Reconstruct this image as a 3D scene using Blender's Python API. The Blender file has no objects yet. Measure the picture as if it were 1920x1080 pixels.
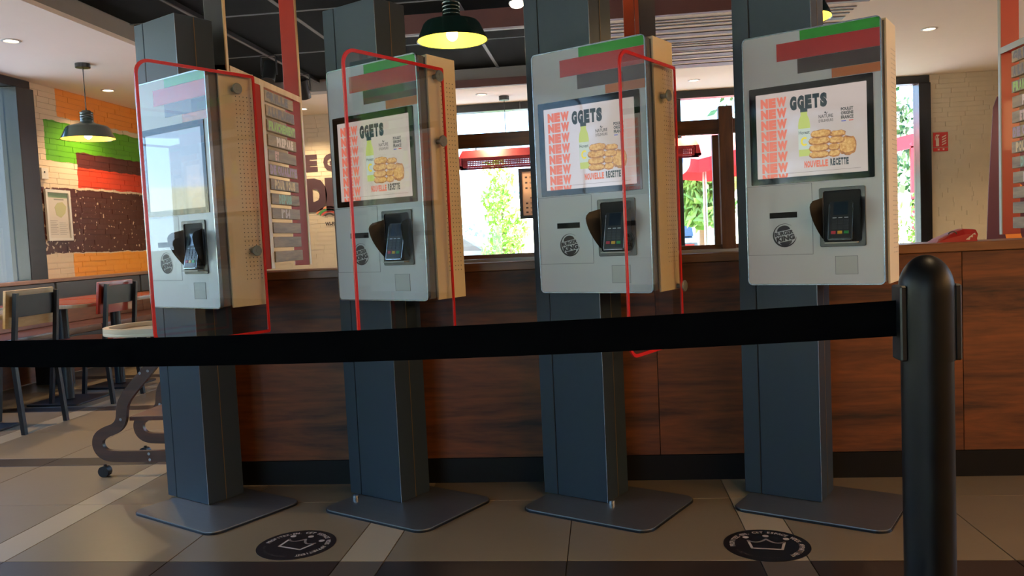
import bpy, bmesh, math, random
from mathutils import Vector, Matrix
random.seed(7)
R = math.radians
D = bpy.data
SC = bpy.context.scene
COL = SC.collection

# ------------------------------------------------------------------ camera, sky, sun, exposure
def cam_setup():
    F, yaw, pitch, roll, h = 1524.66, .112464, .062368, .046562, 1.04
    f = Vector((-math.sin(yaw)*math.cos(pitch), math.cos(yaw)*math.cos(pitch), -math.sin(pitch)))
    r = Vector((math.cos(yaw), math.sin(yaw), 0)); d = f.cross(r)
    c, s = math.cos(roll), math.sin(roll)
    r2 = c*r + s*d; d2 = -s*r + c*d
    cd = D.cameras.new('camera'); cd.sensor_fit = 'HORIZONTAL'; cd.sensor_width = 36
    cd.lens = 36*F/1920; cd.clip_start = .05; cd.clip_end = 500
    o = D.objects.new('camera', cd); COL.objects.link(o)
    m = Matrix((r2, -d2, -f)).transposed().to_4x4(); m.translation = (0, 0, h)
    o.matrix_world = m
    SC.camera = o
cam_setup()

SKY_STRENGTH = 8.0
SUN_STRENGTH = 85.0
ROOM_LIGHT = 2.4
w = D.worlds.new('World'); SC.world = w; w.use_nodes = True
nt = w.node_tree; nt.nodes.clear()
_o = nt.nodes.new('ShaderNodeOutputWorld'); _b = nt.nodes.new('ShaderNodeBackground')
_t = nt.nodes.new('ShaderNodeTexCoord'); _s = nt.nodes.new('ShaderNodeSeparateXYZ'); _r = nt.nodes.new('ShaderNodeValToRGB')
nt.links.new(_t.outputs['Generated'], _s.inputs[0]); nt.links.new(_s.outputs['Z'], _r.inputs[0])
e = _r.color_ramp.elements
e[0].position = 0.0; e[0].color = (.62, .80, 1.0, 1)
e[1].position = .8; e[1].color = (.13, .34, .85, 1)
x = e.new(.12); x.color = (.42, .68, 1.0, 1)
nt.links.new(_r.outputs[0], _b.inputs[0]); _b.inputs[1].default_value = SKY_STRENGTH
nt.links.new(_b.outputs[0], _o.inputs[0])
sd = D.lights.new('sun', 'SUN'); sd.energy = SUN_STRENGTH; sd.angle = R(.6); sd.color = (1, .95, .86)
so = D.objects.new('sun', sd); COL.objects.link(so)
so.rotation_euler = Vector((.55, .55, 1.3)).to_track_quat('Z', 'Y').to_euler()

vs = SC.view_settings
vs.view_transform = 'Standard'; vs.look = 'None'; vs.gamma = 1; vs.use_curve_mapping = False
vs.exposure = 0.0
SC.cycles.max_bounces = 8; SC.cycles.diffuse_bounces = 4; SC.cycles.glossy_bounces = 4
SC.cycles.transparent_max_bounces = 12; SC.cycles.sample_clamp_indirect = 4
SC.cycles.caustics_reflective = False; SC.cycles.caustics_refractive = False

# ------------------------------------------------------------------ materials
def S(hexs):
    hexs = hexs.lstrip('#'); out = []
    for i in (0, 2, 4):
        c = int(hexs[i:i+2], 16)/255
        out.append(c/12.92 if c <= .04045 else ((c+.055)/1.055)**2.4)
    return tuple(out)+(1,)
MATS = {}
def mat(key, col='#808080', rough=.5, metal=0, var=.06, scale=6, bump=0, emit=None, es=0, coat=0, stretch=(1, 1, 1), spec=.5, bscale=None):
    """principled material whose colour is varied a little by noise in object space"""
    if key in MATS: return MATS[key]
    m = D.materials.new(key); m.use_nodes = True; n = m.node_tree; p = n.nodes['Principled BSDF']
    c = S(col) if isinstance(col, str) else tuple(col)+(1,)*(4-len(col))
    p.inputs['Roughness'].default_value = rough; p.inputs['Metallic'].default_value = metal
    p.inputs['Coat Weight'].default_value = coat; p.inputs['Coat Roughness'].default_value = .04
    p.inputs['Specular IOR Level'].default_value = spec
    tc = n.nodes.new('ShaderNodeTexCoord'); mp = n.nodes.new('ShaderNodeMapping')
    mp.inputs['Scale'].default_value = stretch
    n.links.new(tc.outputs['Object'], mp.inputs[0])
    no = n.nodes.new('ShaderNodeTexNoise'); no.inputs['Scale'].default_value = scale; no.inputs['Detail'].default_value = 5
    n.links.new(mp.outputs[0], no.inputs['Vector'])
    mx = n.nodes.new('ShaderNodeMix'); mx.data_type = 'RGBA'
    mx.inputs[6].default_value = tuple(max(0, v*(1-var)) for v in c[:3])+(1,)
    mx.inputs[7].default_value = tuple(min(1, v*(1+var)) for v in c[:3])+(1,)
    n.links.new(no.outputs[0], mx.inputs[0]); n.links.new(mx.outputs[2], p.inputs['Base Color'])
    if bump:
        nb = n.nodes.new('ShaderNodeTexNoise'); nb.inputs['Scale'].default_value = bscale or scale*6; nb.inputs['Detail'].default_value = 4
        n.links.new(mp.outputs[0], nb.inputs['Vector'])
        b = n.nodes.new('ShaderNodeBump'); b.inputs['Strength'].default_value = bump; b.inputs['Distance'].default_value = .004
        n.links.new(nb.outputs[0], b.inputs['Height']); n.links.new(b.outputs[0], p.inputs['Normal'])
    if emit is not None:
        p.inputs['Emission Color'].default_value = S(emit) if isinstance(emit, str) else tuple(emit)+(1,)*(4-len(emit))
        p.inputs['Emission Strength'].default_value = es
    MATS[key] = m; return m

def wood(key, dark, light, axis='x', scale=1.0, rough=.45, coat=.15):
    if key in MATS: return MATS[key]
    m = D.materials.new(key); m.use_nodes = True; n = m.node_tree; p = n.nodes['Principled BSDF']
    tc = n.nodes.new('ShaderNodeTexCoord'); mp = n.nodes.new('ShaderNodeMapping')
    s = {'x': (.55, 5, 5), 'y': (5, .55, 5), 'z': (5, 5, .55)}[axis]
    mp.inputs['Scale'].default_value = tuple(v*scale for v in s)
    n.links.new(tc.outputs['Object'], mp.inputs[0])
    n1 = n.nodes.new('ShaderNodeTexNoise'); n1.inputs['Scale'].default_value = 1.1; n1.inputs['Detail'].default_value = 6
    n1.inputs['Distortion'].default_value = 1.2; n1.inputs['Roughness'].default_value = .62
    n2 = n.nodes.new('ShaderNodeTexNoise'); n2.inputs['Scale'].default_value = 9; n2.inputs['Detail'].default_value = 4
    n.links.new(mp.outputs[0], n1.inputs['Vector']); n.links.new(mp.outputs[0], n2.inputs['Vector'])
    ad = n.nodes.new('ShaderNodeMath'); ad.operation = 'MULTIPLY_ADD'; ad.inputs[1].default_value = .3
    n.links.new(n2.outputs[0], ad.inputs[0]); n.links.new(n1.outputs[0], ad.inputs[2])
    cr = n.nodes.new('ShaderNodeValToRGB'); n.links.new(ad.outputs[0], cr.inputs[0])
    e = cr.color_ramp.elements; e[0].position = .45; e[0].color = S(dark); e[1].position = .85; e[1].color = S(light)
    n.links.new(cr.outputs[0], p.inputs['Base Color'])
    p.inputs['Roughness'].default_value = rough; p.inputs['Coat Weight'].default_value = coat; p.inputs['Coat Roughness'].default_value = .25
    MATS[key] = m; return m

def clear(key, tint=(1, 1, 1), ior=1.5, refl=1.0, rough=0.0):
    """thin clear sheet: what passes goes straight through, the rest is mirrored by Fresnel"""
    if key in MATS: return MATS[key]
    m = D.materials.new(key); m.use_nodes = True; n = m.node_tree; n.nodes.clear()
    o = n.nodes.new('ShaderNodeOutputMaterial'); mx = n.nodes.new('ShaderNodeMixShader')
    t = n.nodes.new('ShaderNodeBsdfTransparent'); t.inputs[0].default_value = tuple(tint)+(1,)
    g = n.nodes.new('ShaderNodeBsdfGlossy'); g.inputs['Roughness'].default_value = rough
    f = n.nodes.new('ShaderNodeFresnel'); f.inputs[0].default_value = ior
    k = n.nodes.new('ShaderNodeMath'); k.operation = 'MULTIPLY'; k.inputs[1].default_value = refl
    tc = n.nodes.new('ShaderNodeTexCoord'); no = n.nodes.new('ShaderNodeTexNoise'); no.inputs['Scale'].default_value = 1.8; no.inputs['Detail'].default_value = 0
    b = n.nodes.new('ShaderNodeBump'); b.inputs['Strength'].default_value = .05; b.inputs['Distance'].default_value = .05
    n.links.new(tc.outputs['Object'], no.inputs['Vector']); n.links.new(no.outputs[0], b.inputs['Height']); n.links.new(b.outputs[0], g.inputs['Normal'])
    ge = n.nodes.new('ShaderNodeNewGeometry'); io = n.nodes.new('ShaderNodeMath'); io.operation = 'MULTIPLY_ADD'
    io.inputs[1].default_value = 1/ior-ior; io.inputs[2].default_value = ior   # same index whichever side is seen
    n.links.new(ge.outputs['Backfacing'], io.inputs[0]); n.links.new(io.outputs[0], f.inputs[0])
    n.links.new(f.outputs[0], k.inputs[0]); n.links.new(k.outputs[0], mx.inputs[0])
    n.links.new(t.outputs[0], mx.inputs[1]); n.links.new(g.outputs[0], mx.inputs[2]); n.links.new(mx.outputs[0], o.inputs[0])
    MATS[key] = m; return m

def glow(key, col, s):
    return mat(key, '#101010', rough=.25, emit=col, es=s, var=0)

def speckled_glow(key, c0, c1, es=.8):
    m = glow(key, c0, es); n = m.node_tree; p = n.nodes['Principled BSDF']
    no = n.nodes.new('ShaderNodeTexNoise'); no.inputs['Scale'].default_value = 110; no.inputs['Detail'].default_value = 4
    tc = n.nodes.new('ShaderNodeTexCoord'); n.links.new(tc.outputs['Object'], no.inputs['Vector'])
    cr = n.nodes.new('ShaderNodeValToRGB'); e = cr.color_ramp.elements; e[0].position = .38; e[0].color = S(c0); e[1].position = .62; e[1].color = S(c1)
    n.links.new(no.outputs[0], cr.inputs[0]); n.links.new(cr.outputs[0], p.inputs['Emission Color'])
    return m

def mural_material():
    """painted brickwork: rough-edged blocks of paint at fixed places on the wall (object y, z)"""
    m = D.materials.new('mural_paint'); m.use_nodes = True; n = m.node_tree; p = n.nodes['Principled BSDF']
    tc = n.nodes.new('ShaderNodeTexCoord'); sp = n.nodes.new('ShaderNodeSeparateXYZ'); n.links.new(tc.outputs['Object'], sp.inputs[0])
    no = n.nodes.new('ShaderNodeTexNoise'); no.inputs['Scale'].default_value = 7; no.inputs['Detail'].default_value = 6
    n.links.new(tc.outputs['Object'], no.inputs['Vector'])
    def M(op, a, b, c=None):
        q = n.nodes.new('ShaderNodeMath'); q.operation = op
        for i, v in enumerate((a, b, c)):
            if v is None: continue
            if isinstance(v, (int, float)): q.inputs[i].default_value = v
            else: n.links.new(v, q.inputs[i])
        return q.outputs[0]
    jit = M('MULTIPLY_ADD', no.outputs[0], .05, -.025)
    Y = M('ADD', sp.outputs['Y'], jit); Z = M('ADD', sp.outputs['Z'], jit)
    spk = n.nodes.new('ShaderNodeTexNoise'); spk.inputs['Scale'].default_value = 26; spk.inputs['Detail'].default_value = 3
    n.links.new(tc.outputs['Object'], spk.inputs['Vector'])
    cur = S('#c9b496')
    cur_s = None
    rects = [('#d9822e', 6.87, 12, 2.305, 2.60, 0), ('#4f8f12', 6.68, 12, 1.90, 2.26, 0), ('#4a1a12', 7.10, 12, 1.86, 2.01, 0),
             ('#c8391b', 7.10, 12, 1.685, 1.87, .0), ('#44190f', 6.40, 12, 1.085, 1.665, 1), ('#de8f2f', 6.95, 12, .5, 1.075, 0)]
    for c, y0, y1, z0, z1, sk in rects:
        k = M('MULTIPLY', M('GREATER_THAN', Y, y0), M('GREATER_THAN', Z, z0))
        k = M('MULTIPLY', k, M('LESS_THAN', Z, z1))
        if sk:   # flaked paint, more of it towards the window end
            lim = M('MULTIPLY_ADD', M('MINIMUM', M('MAXIMUM', M('SUBTRACT', sp.outputs['Y'], 6.5), 0), .7), .14, .565)
            k = M('MULTIPLY', k, M('LESS_THAN', spk.outputs[0], lim))
        mx = n.nodes.new('ShaderNodeMix'); mx.data_type = 'RGBA'
        n.links.new(k, mx.inputs[0])
        if cur_s is None: mx.inputs[6].default_value = cur
        else: n.links.new(cur_s, mx.inputs[6])
        mx.inputs[7].default_value = S(c); cur_s = mx.outputs[2]
    n.links.new(cur_s, p.inputs['Base Color']); p.inputs['Roughness'].default_value = .35
    b = n.nodes.new('ShaderNodeBump'); b.inputs['Strength'].default_value = .3; b.inputs['Distance'].default_value = .01
    n.links.new(no.outputs[0], b.inputs['Height']); n.links.new(b.outputs[0], p.inputs['Normal'])
    return m

# ------------------------------------------------------------------ mesh builder
class B:
    def __init__(s): s.v = []; s.f = []
    def add(s, vs, fs):
        k = len(s.v); s.v += [tuple(v) for v in vs]; s.f += [tuple(i+k for i in f) for f in fs]; return s
    def box(s, x0, x1, y0, y1, z0, z1, M=None):
        vs = [Vector((x, y, z)) for x in (x0, x1) for y in (y0, y1) for z in (z0, z1)]
        if M: vs = [M @ v for v in vs]
        return s.add(vs, [(0, 1, 3, 2), (4, 6, 7, 5), (0, 4, 5, 1), (2, 3, 7, 6), (0, 2, 6, 4), (1, 5, 7, 3)])
    def quad(s, a, b, c, d): return s.add([a, b, c, d], [(0, 1, 2, 3)])
    def prism(s, poly, axis, a, b):
        n = len(poly)
        def P(u, v, t): return {'x': (t, u, v), 'y': (u, t, v), 'z': (u, v, t)}[axis]
        vs = [P(u, v, a) for u, v in poly]+[P(u, v, b) for u, v in poly]
        return s.add(vs, [tuple(range(n)), tuple(range(2*n-1, n-1, -1))]+[(i, i+n, (i+1) % n+n, (i+1) % n) for i in range(n)])
    def ring(s, outer, inner, axis, a, b):
        n = len(outer)
        def P(q, t): u, v = q; return {'x': (t, u, v), 'y': (u, t, v), 'z': (u, v, t)}[axis]
        vs = [P(q, a) for q in outer]+[P(q, a) for q in inner]+[P(q, b) for q in outer]+[P(q, b) for q in inner]
        fs = []
        for i in range(n):
            j = (i+1) % n
            fs += [(i, j, n+j, n+i), (2*n+i, 3*n+i, 3*n+j, 2*n+j), (i, 2*n+i, 2*n+j, j), (n+i, n+j, 3*n+j, 3*n+i)]
        return s.add(vs, fs)
    def lathe(s, prof, n=32, c=(0, 0, 0), cap0=False, cap1=False):
        vs = [(c[0]+r*math.cos(2*math.pi*i/n), c[1]+r*math.sin(2*math.pi*i/n), c[2]+z) for r, z in prof for i in range(n)]
        fs = [(k*n+i, k*n+(i+1) % n, (k+1)*n+(i+1) % n, (k+1)*n+i) for k in range(len(prof)-1) for i in range(n)]
        if cap0: fs.append(tuple(range(n-1, -1, -1)))
        if cap1: fs.append(tuple(range((len(prof)-1)*n, len(prof)*n)))
        return s.add(vs, fs)
    def cyl(s, p0, p1, r, n=16, r1=None):
        p0, p1 = Vector(p0), Vector(p1); d = (p1-p0).normalized()
        a = d.orthogonal().normalized(); b = d.cross(a); r1 = r if r1 is None else r1
        vs = [p0+(a*math.cos(2*math.pi*i/n)+b*math.sin(2*math.pi*i/n))*r for i in range(n)]
        vs += [p1+(a*math.cos(2*math.pi*i/n)+b*math.sin(2*math.pi*i/n))*r1 for i in range(n)]
        return s.add(vs, [tuple(range(n-1, -1, -1)), tuple(range(n, 2*n))]+[(i, (i+1) % n, (i+1) % n+n, i+n) for i in range(n)])
    def bar(s, p0, p1, w, d, up=(0, 0, 1)):
        p0, p1 = Vector(p0), Vector(p1); t = (p1-p0).normalized(); a = t.cross(Vector(up))
        a = a.normalized() if a.length > 1e-4 else Vector((1, 0, 0)); b = t.cross(a)
        o = [(-1, -1), (1, -1), (1, 1), (-1, 1)]
        vs = [p+a*w/2*i+b*d/2*j for p in (p0, p1) for i, j in o]
        return s.add(vs, [(0, 1, 2, 3), (7, 6, 5, 4)]+[(i, i+4, (i+1) % 4+4, (i+1) % 4) for i in range(4)])
    def ell(s, c, r, n=12, m=8, jit=0):
        vs = [(c[0], c[1], c[2]+r[2])]
        for j in range(1, m):
            t = math.pi*j/m
            for i in range(n):
                p = 2*math.pi*i/n; k = 1+random.uniform(-jit, jit)
                vs.append((c[0]+r[0]*k*math.sin(t)*math.cos(p), c[1]+r[1]*k*math.sin(t)*math.sin(p), c[2]+r[2]*k*math.cos(t)))
        vs.append((c[0], c[1], c[2]-r[2])); L = len(vs)-1
        fs = [(0, 1+i, 1+(i+1) % n) for i in range(n)]
        fs += [(1+j*n+i, 1+(j+1)*n+i, 1+(j+1)*n+(i+1) % n, 1+j*n+(i+1) % n) for j in range(m-2) for i in range(n)]
        fs += [(L, 1+(m-2)*n+(i+1) % n, 1+(m-2)*n+i) for i in range(n)]
        return s.add(vs, fs)
    def mesh(s, name, m, smooth=False, bevel=0, seg=2):
        me = D.meshes.new(name); me.from_pydata(s.v, [], s.f)
        bm = bmesh.new(); bm.from_mesh(me)
        bmesh.ops.recalc_face_normals(bm, faces=bm.faces)
        if bevel:
            es = [e for e in bm.edges if len(e.link_faces) == 2 and e.calc_face_angle(0) > R(35)]
            bmesh.ops.bevel(bm, geom=es, offset=bevel, segments=seg, affect='EDGES', profile=.7)
        bm.to_mesh(me); bm.free()
        if smooth:
            for p in me.polygons: p.use_smooth = True
            me.set_sharp_from_angle(angle=R(40))
        me.materials.append(m); return me
    def obj(s, name, m, parent=None, **k):
        return link(name, s.mesh(name, m, **k), parent)

def link(name, me, parent=None, M=None):
    o = D.objects.new(name, me); COL.objects.link(o)
    if parent: o.parent = parent
    if M is not None: o.matrix_local = M
    return o
def tag(o, label=None, cat=None, group=None, kind=None):
    if label: o['label'] = label
    if cat: o['category'] = cat
    if group: o['group'] = group
    if kind: o['kind'] = kind
    return o
def empty(name, loc=(0, 0, 0), rz=0, label=None, cat=None, group=None):
    o = D.objects.new(name, None); COL.objects.link(o); o.location = loc; o.rotation_euler = (0, 0, rz)
    o.empty_display_size = .1
    return tag(o, label, cat, group)
def struct(o): o['kind'] = 'structure'; return o
def copy_tree(o, parent=None):
    c = o.copy(); COL.objects.link(c)
    if parent: c.parent = parent
    for ch in [q for q in o.children]: copy_tree(ch, c)
    return c
def rrect(x0, x1, z0, z1, r, n=6, rs=None):
    rs = rs or (r, r, r, r)   # corners: (x1,z1) (x0,z1) (x0,z0) (x1,z0)
    pts = []
    for (cx, cz, sx, sz, a0), r in zip(((x1, z1, -1, -1, 0), (x0, z1, 1, -1, 90), (x0, z0, 1, 1, 180), (x1, z0, -1, 1, 270)), rs):
        for i in range(n+1):
            a = R(a0+90*i/n); pts.append((cx+sx*r+r*math.cos(a), cz+sz*r+r*math.sin(a)))
    return pts

# lettering: outlines of the built-in font turned to mesh and fitted to a box
_tc = {}
def glyphs(body, bold=.02, depth=0.0):
    k = (body, bold, depth)
    if k not in _tc:
        c = D.curves.new('t', 'FONT'); c.body = body; c.size = 1; c.offset = bold; c.extrude = depth; c.resolution_u = 3
        o = D.objects.new('t', c); COL.objects.link(o)
        dg = bpy.context.evaluated_depsgraph_get(); dg.update()
        me = D.meshes.new_from_object(o.evaluated_get(dg))
        _tc[k] = ([tuple(v.co) for v in me.vertices], [tuple(p.vertices) for p in me.polygons])
        D.objects.remove(o); D.curves.remove(c); D.meshes.remove(me)
    return _tc[k]
def text_in(b, body, u0, u1, v0, v1, place, bold=.02, slant=0):
    vs, fs = glyphs(body, bold)
    xs = [v[0] for v in vs]; ys = [v[1] for v in vs]; ax, bx, ay, by = min(xs), max(xs), min(ys), max(ys)
    out = []
    for v in vs:
        u = (v[0]-ax)/(bx-ax); t = (v[1]-ay)/(by-ay)
        out.append(place(u0+(u1-u0)*u+slant*(t-.5), v0+(v1-v0)*t))
    b.add(out, fs); return b
def caps_in(b, body, u0, u1, v0, v1, place, bold=.09, fill=.90):
    """condensed heavy capitals: every letter fitted to a cell of its own"""
    wt = [{'I': .5, '1': .6, ' ': .4, 'W': 1.35, 'M': 1.25, ',': .3, '-': .5}.get(c, 1) for c in body]
    tot = sum(wt); x = u0
    for c, k in zip(body, wt):
        cw = (u1-u0)*k/tot
        if c != ' ': text_in(b, c, x+cw*(1-fill)/2, x+cw*(1+fill)/2, v0, v1, place, bold=bold)
        x += cw
    return b
def text_on_arc(b, body, r, a0, a1, h, place, bold=.03, wide=.8, inward=False):
    n = len(body)
    for i, ch in enumerate(body):
        if ch == ' ': continue
        vs, fs = glyphs(ch, bold); a = a0+(a1-a0)*(i+.5)/n
        xs = [v[0] for v in vs]; cx = (min(xs)+max(xs))/2
        out = []
        for v in vs:
            u = (v[0]-cx)*h*wide/.7; t = (v[1]-.35)*h/.7
            if inward: rr, aa = r-t, a+u/r
            else: rr, aa = r+t, a-u/r
            out.append(place(rr*math.cos(aa), rr*math.sin(aa)))
        b.add(out, fs)
    return b

# shared materials
M_white = mat('white_lacquer', '#cfcfcc', rough=.35, coat=.2, var=.02)
M_cream = mat('white_powder_coat', '#eedbb2', rough=.5, var=.02)
M_grey = mat('grey_side_metal', '#6f6c66', rough=.45, metal=.3, var=.04)
M_silver = mat('silver_rim', '#a8acb0', rough=.25, metal=.9, var=.03)
M_anth = mat('anthracite_powder_coat', '#2c3841', rough=.4, spec=.3, var=.05, bump=.03, scale=40)
M_seam = mat('dark_seam', '#0a0c0e', rough=.8)
M_steel = mat('brushed_steel_plate', '#7b7e80', rough=.38, metal=.75, var=.1, stretch=(1, 8, 1), scale=12)
M_black = mat('black_plastic', '#08090a', rough=.45, var=.1)
M_blackm = mat('black_metal', '#1b1c1e', rough=.4, metal=.3, var=.1)
M_frame = mat('black_window_frame', '#17181b', rough=.35, metal=.4, var=.1)
M_red = mat('red_lacquer', '#a8321f', rough=.35, var=.08, coat=.2)
M_redrim = mat('red_acrylic_edge', '#d3241f', rough=.25, var=.05)
M_glass = clear('window_glass', (.96, .98, .98), refl=.9)
M_guard = clear('acrylic_sheet', (.985, .99, .99), refl=1.25)
M_blond = wood('blond_wood', '#b08d5a', '#d2b27c', 'y', 2)
M_walnut = wood('walnut_laminate', '#2e1709', '#8a4a1c', 'x', 1.5, rough=.55, coat=0)
M_walnut_edge = wood('walnut_edge', '#5d3318', '#8d5a30', 'x', 1.5)
M_walnut_y = wood('walnut_laminate_y', '#3d2014', '#7c4a2e', 'y', 1.2, rough=.35, coat=.3)
M_timber = wood('brown_timber', '#4e2c14', '#8a5428', 'x', 2, rough=.5)
M_timber_z = wood('brown_timber_upright', '#4e2c14', '#8a5428', 'z', 2, rough=.5)
M_ceil = mat('white_ceiling_paint', '#ecdcca', rough=.9, var=.02)
M_dark = mat('dark_ceiling_board', '#131415', rough=.95, var=.15, scale=3, spec=.04)
M_tbar = mat('ceiling_grid_bar', '#6d6e6e', rough=.5, var=.05)
M_maroon = mat('maroon_board', '#451d16', rough=.6, var=.12)

# ------------------------------------------------------------------ room shell
XL, XR, YF, YB = -4.8, 5.2, -4.0, 9.2
ZC, ZH = 2.556, 2.70
XE, XD = -3.32, 1.90        # edges of the lower white ceilings
def build_floor():
    f = struct(empty('floor', (0, 0, 0)))
    B().box(XL-.2, XR+.2, YF-.2, YB+.2, -.16, -.006).obj('floor_base', mat('grout', '#3a3028', rough=.9), f)
    mt = mat('beige_floor_tile', '#7d6e57', rough=.3, var=.08, scale=2.2, bump=.06, bscale=30)
    ml = mat('light_floor_strip', '#a3947a', rough=.3, var=.05, scale=3, bump=.05, bscale=30)
    md = mat('dark_floor_band', '#2f2722', rough=.35, var=.1, scale=3, bump=.05, bscale=30)
    mm = mat('mid_floor_crossing', '#5a5045', rough=.35, var=.07, scale=3)
    cache = {}
    xs = []; x = -.9-1.35*4
    while x < XR:
        xs += [(x, .15, 1), (x+.15, .6, 0), (x+.75, .6, 0)]; x += 1.35
    ys = []; y = 2.39-1.35*5
    while y < YB:
        ys += [(y, .15, 1), (y+.15, .6, 0), (y+.75, .6, 0)]; y += 1.35
    rest = {0: B(), 1: B(), 2: B(), 3: B()}; mm_ = {0: mt, 1: ml, 2: md, 3: mm}
    g = .0016
    for x0, wx, sx in xs:
        for y0, wy, sy in ys:
            kind = 3 if sx and sy else (1 if sx else (2 if sy else 0))
            ax, bx, ay, by = max(x0, XL)+g, min(x0+wx, XR)-g, max(y0, YF)+g, min(y0+wy, YB)-g
            if bx-ax < .02 or by-ay < .02: continue
            if x0 > -5.0 and x0 < 2.4 and y0 > 1.03 and y0 < 6.4 and abs(bx-ax-wx) < .01:
                k = (kind, wx, wy)
                if k not in cache:
                    cache[k] = B().box(g, wx-g, g, wy-g, -.006, 0).mesh('tile', mm_[kind], bevel=.0008, seg=1)
                o = link('tile', cache[k], f); o.location = (x0, y0, 0)
            else:
                rest[kind].box(ax, bx, ay, by, -.006, 0)
    for k, b in rest.items():
        tag(b.obj('tile_field', mm_[k], f), kind='stuff')
build_floor()

def bricks(b, u0, u1, z0, z1, place, h=.05, Lr=(.16, .34), holes=()):
    z = z0; row = 0
    while z < z1-.005:
        zt = min(z+h, z1)
        u = u0-random.uniform(0, .2)
        while u < u1:
            L = random.uniform(*Lr); a, c = max(u, u0), min(u+L, u1); u += L
            if c-a < .02: continue
            mid = ((a+c)/2, (z+zt)/2)
            if any(h0 < mid[0] < h1 and v0 < mid[1] < v1 for h0, h1, v0, v1 in holes): continue
            d = random.uniform(.003, .007); g = .0014
            vs = [place(p, q, t) for t in (0, d) for p, q in ((a+g, z+g), (c-g, z+g), (c-g, zt-g), (a+g, zt-g))]
            b.add(vs, [(4, 5, 6, 7), (0, 1, 5, 4), (1, 2, 6, 5), (2, 3, 7, 6), (3, 0, 4, 7)])
        z += h; row += 1
    return b

def build_walls():
    mw = mat('plain_plaster', '#b8a88e', rough=.85, var=.04)
    # left wall: window band from the front to y=6.54, painted brickwork after it
    L = struct(empty('wall_left', (XL, 0, 0)))
    B().box(-.25, 0, YF, 6.54, -.1, .80).obj('lower_wall', mw, L)
    B().box(-.25, 0, YF, 6.54, ZC-.02, 2.9).obj('upper_wall', mw, L)
    mural = mural_material()
    bk = B().box(-.25, 0, 6.54, YB+.25, -.1, 2.9).obj('brick_backing', mural, L)
    tag(bricks(B(), 6.54, YB, .80, ZC, lambda p, q, t: (t, p, q)).obj('brickwork', mural, L), kind='stuff')
    # rear wall: brick, ribbon window, brick
    K = struct(empty('wall_back', (0, YB, 0)))
    mb = mat('white_painted_brick', '#cdbfa6', rough=.55, var=.12, scale=5, bump=.15, bscale=60)
    B().box(XL, -2.3, 0, .25, -.1, 2.9).box(3.52, XR+.25, 0, .25, -.1, 2.9).obj('brick_backing', mb, K)
    B().box(-2.3, 3.52, 0, .25, -.1, .5).box(-2.3, 3.52, 0, .25, ZC-.01, 2.9).obj('wall_band', mw, K)
    b = B()
    bricks(b, XL, -2.3, .3, ZC, lambda p, q, t: (p, -t, q))
    bricks(b, 3.52, XR, .3, ZC, lambda p, q, t: (p, -t, q))
    tag(b.obj('brickwork', mb, K), kind='stuff')
    # front wall (behind the camera) and right wall
    Fw = struct(B().box(XL, -4.2, YF-.25, YF, -.1, 2.9).box(-4.2, -.9, YF-.25, YF, -.1, .35).box(-4.2, -.9, YF-.25, YF, ZC-.01, 2.9)
                .box(-.9, XR+.25, YF-.25, YF, -.1, 2.9).obj('wall_front', mw))
    Rw = struct(B().box(XR, XR+.25, YF, 2.3, -.1, 2.9).box(XR, XR+.25, 4.3, YB, -.1, 2.9).box(XR, XR+.25, 2.3, 4.3, -.1, 1.0).box(XR, XR+.25, 2.3, 4.3, 2.4, 2.9).obj('wall_right', mat('warm_plaster', '#a08a6c', rough=.8, var=.05)))
    # windows
    def window(name, boxes, panes):
        wn = struct(empty(name))
        for bx in boxes: B().box(*bx).obj('frame_bar', M_frame, wn, bevel=.004, seg=1)
        for bx in panes: B().box(*bx).obj('pane', M_glass, wn)
    x0, x1 = XL-.13, XL-.02
    ysp = [YF+.02, -2.2, -.4, 1.4, 3.2, 4.8]
    bars = [(x0, x1+.03, YF, 6.54, .80, .862), (x0, x1+.03, YF, 6.54, 2.48, ZC-.005), (x0, x1+.06, 6.33, 6.54, .862, 2.48)]
    bars += [(x0, x1, y, y+.09, .862, 2.48) for y in ysp]
    pan = [(XL-.09, XL-.075, a+.09, b, .862, 2.48) for a, b in zip(ysp, ysp[1:]+[6.33])]
    window('window_1', bars, pan)
    y0, y1 = YB+.02, YB+.14
    xs = [-2.3, -.72, .83, 2.2]
    bars = [(-2.3, 3.52, y0-.03, y1, .5, .56), (-2.3, 3.52, y0-.03, y1, 2.47, ZC-.005), (3.40, 3.52, y0-.06, y1, .56, 2.47)]
    bars += [(x, x+.09, y0, y1, .56, 2.47) for x in xs]
    pan = [(a+.09, b, YB+.08, YB+.095, .56, 2.47) for a, b in zip(xs, xs[1:]+[3.40])]
    window('window_2', bars, pan)
    window('window_4', [(XR+.02, XR+.1, 2.3, 4.3, 1.0, 1.05), (XR+.02, XR+.1, 2.3, 4.3, 2.35, 2.4), (XR+.02, XR+.1, 2.3, 2.36, 1.05, 2.35), (XR+.02, XR+.1, 4.24, 4.3, 1.05, 2.35), (XR+.02, XR+.1, 3.27, 3.33, 1.05, 2.35)],
           [(XR+.05, XR+.065, 2.36, 3.27, 1.05, 2.35), (XR+.05, XR+.065, 3.33, 4.24, 1.05, 2.35)])
    bars = [(-4.2, -.9, YF-.15, YF-.02, .35, .41), (-4.2, -.9, YF-.15, YF-.02, 2.48, ZC-.005)]
    bars += [(x, x+.08, YF-.15, YF-.02, .41, 2.48) for x in (-4.2, -3.1, -2.05, -.98)]
    pan = [(a+.08, a+1.02, YF-.09, YF-.075, .41, 2.48) for a in (-4.2, -3.1, -2.05)]
    window('window_3', bars, pan)
build_walls()

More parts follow.
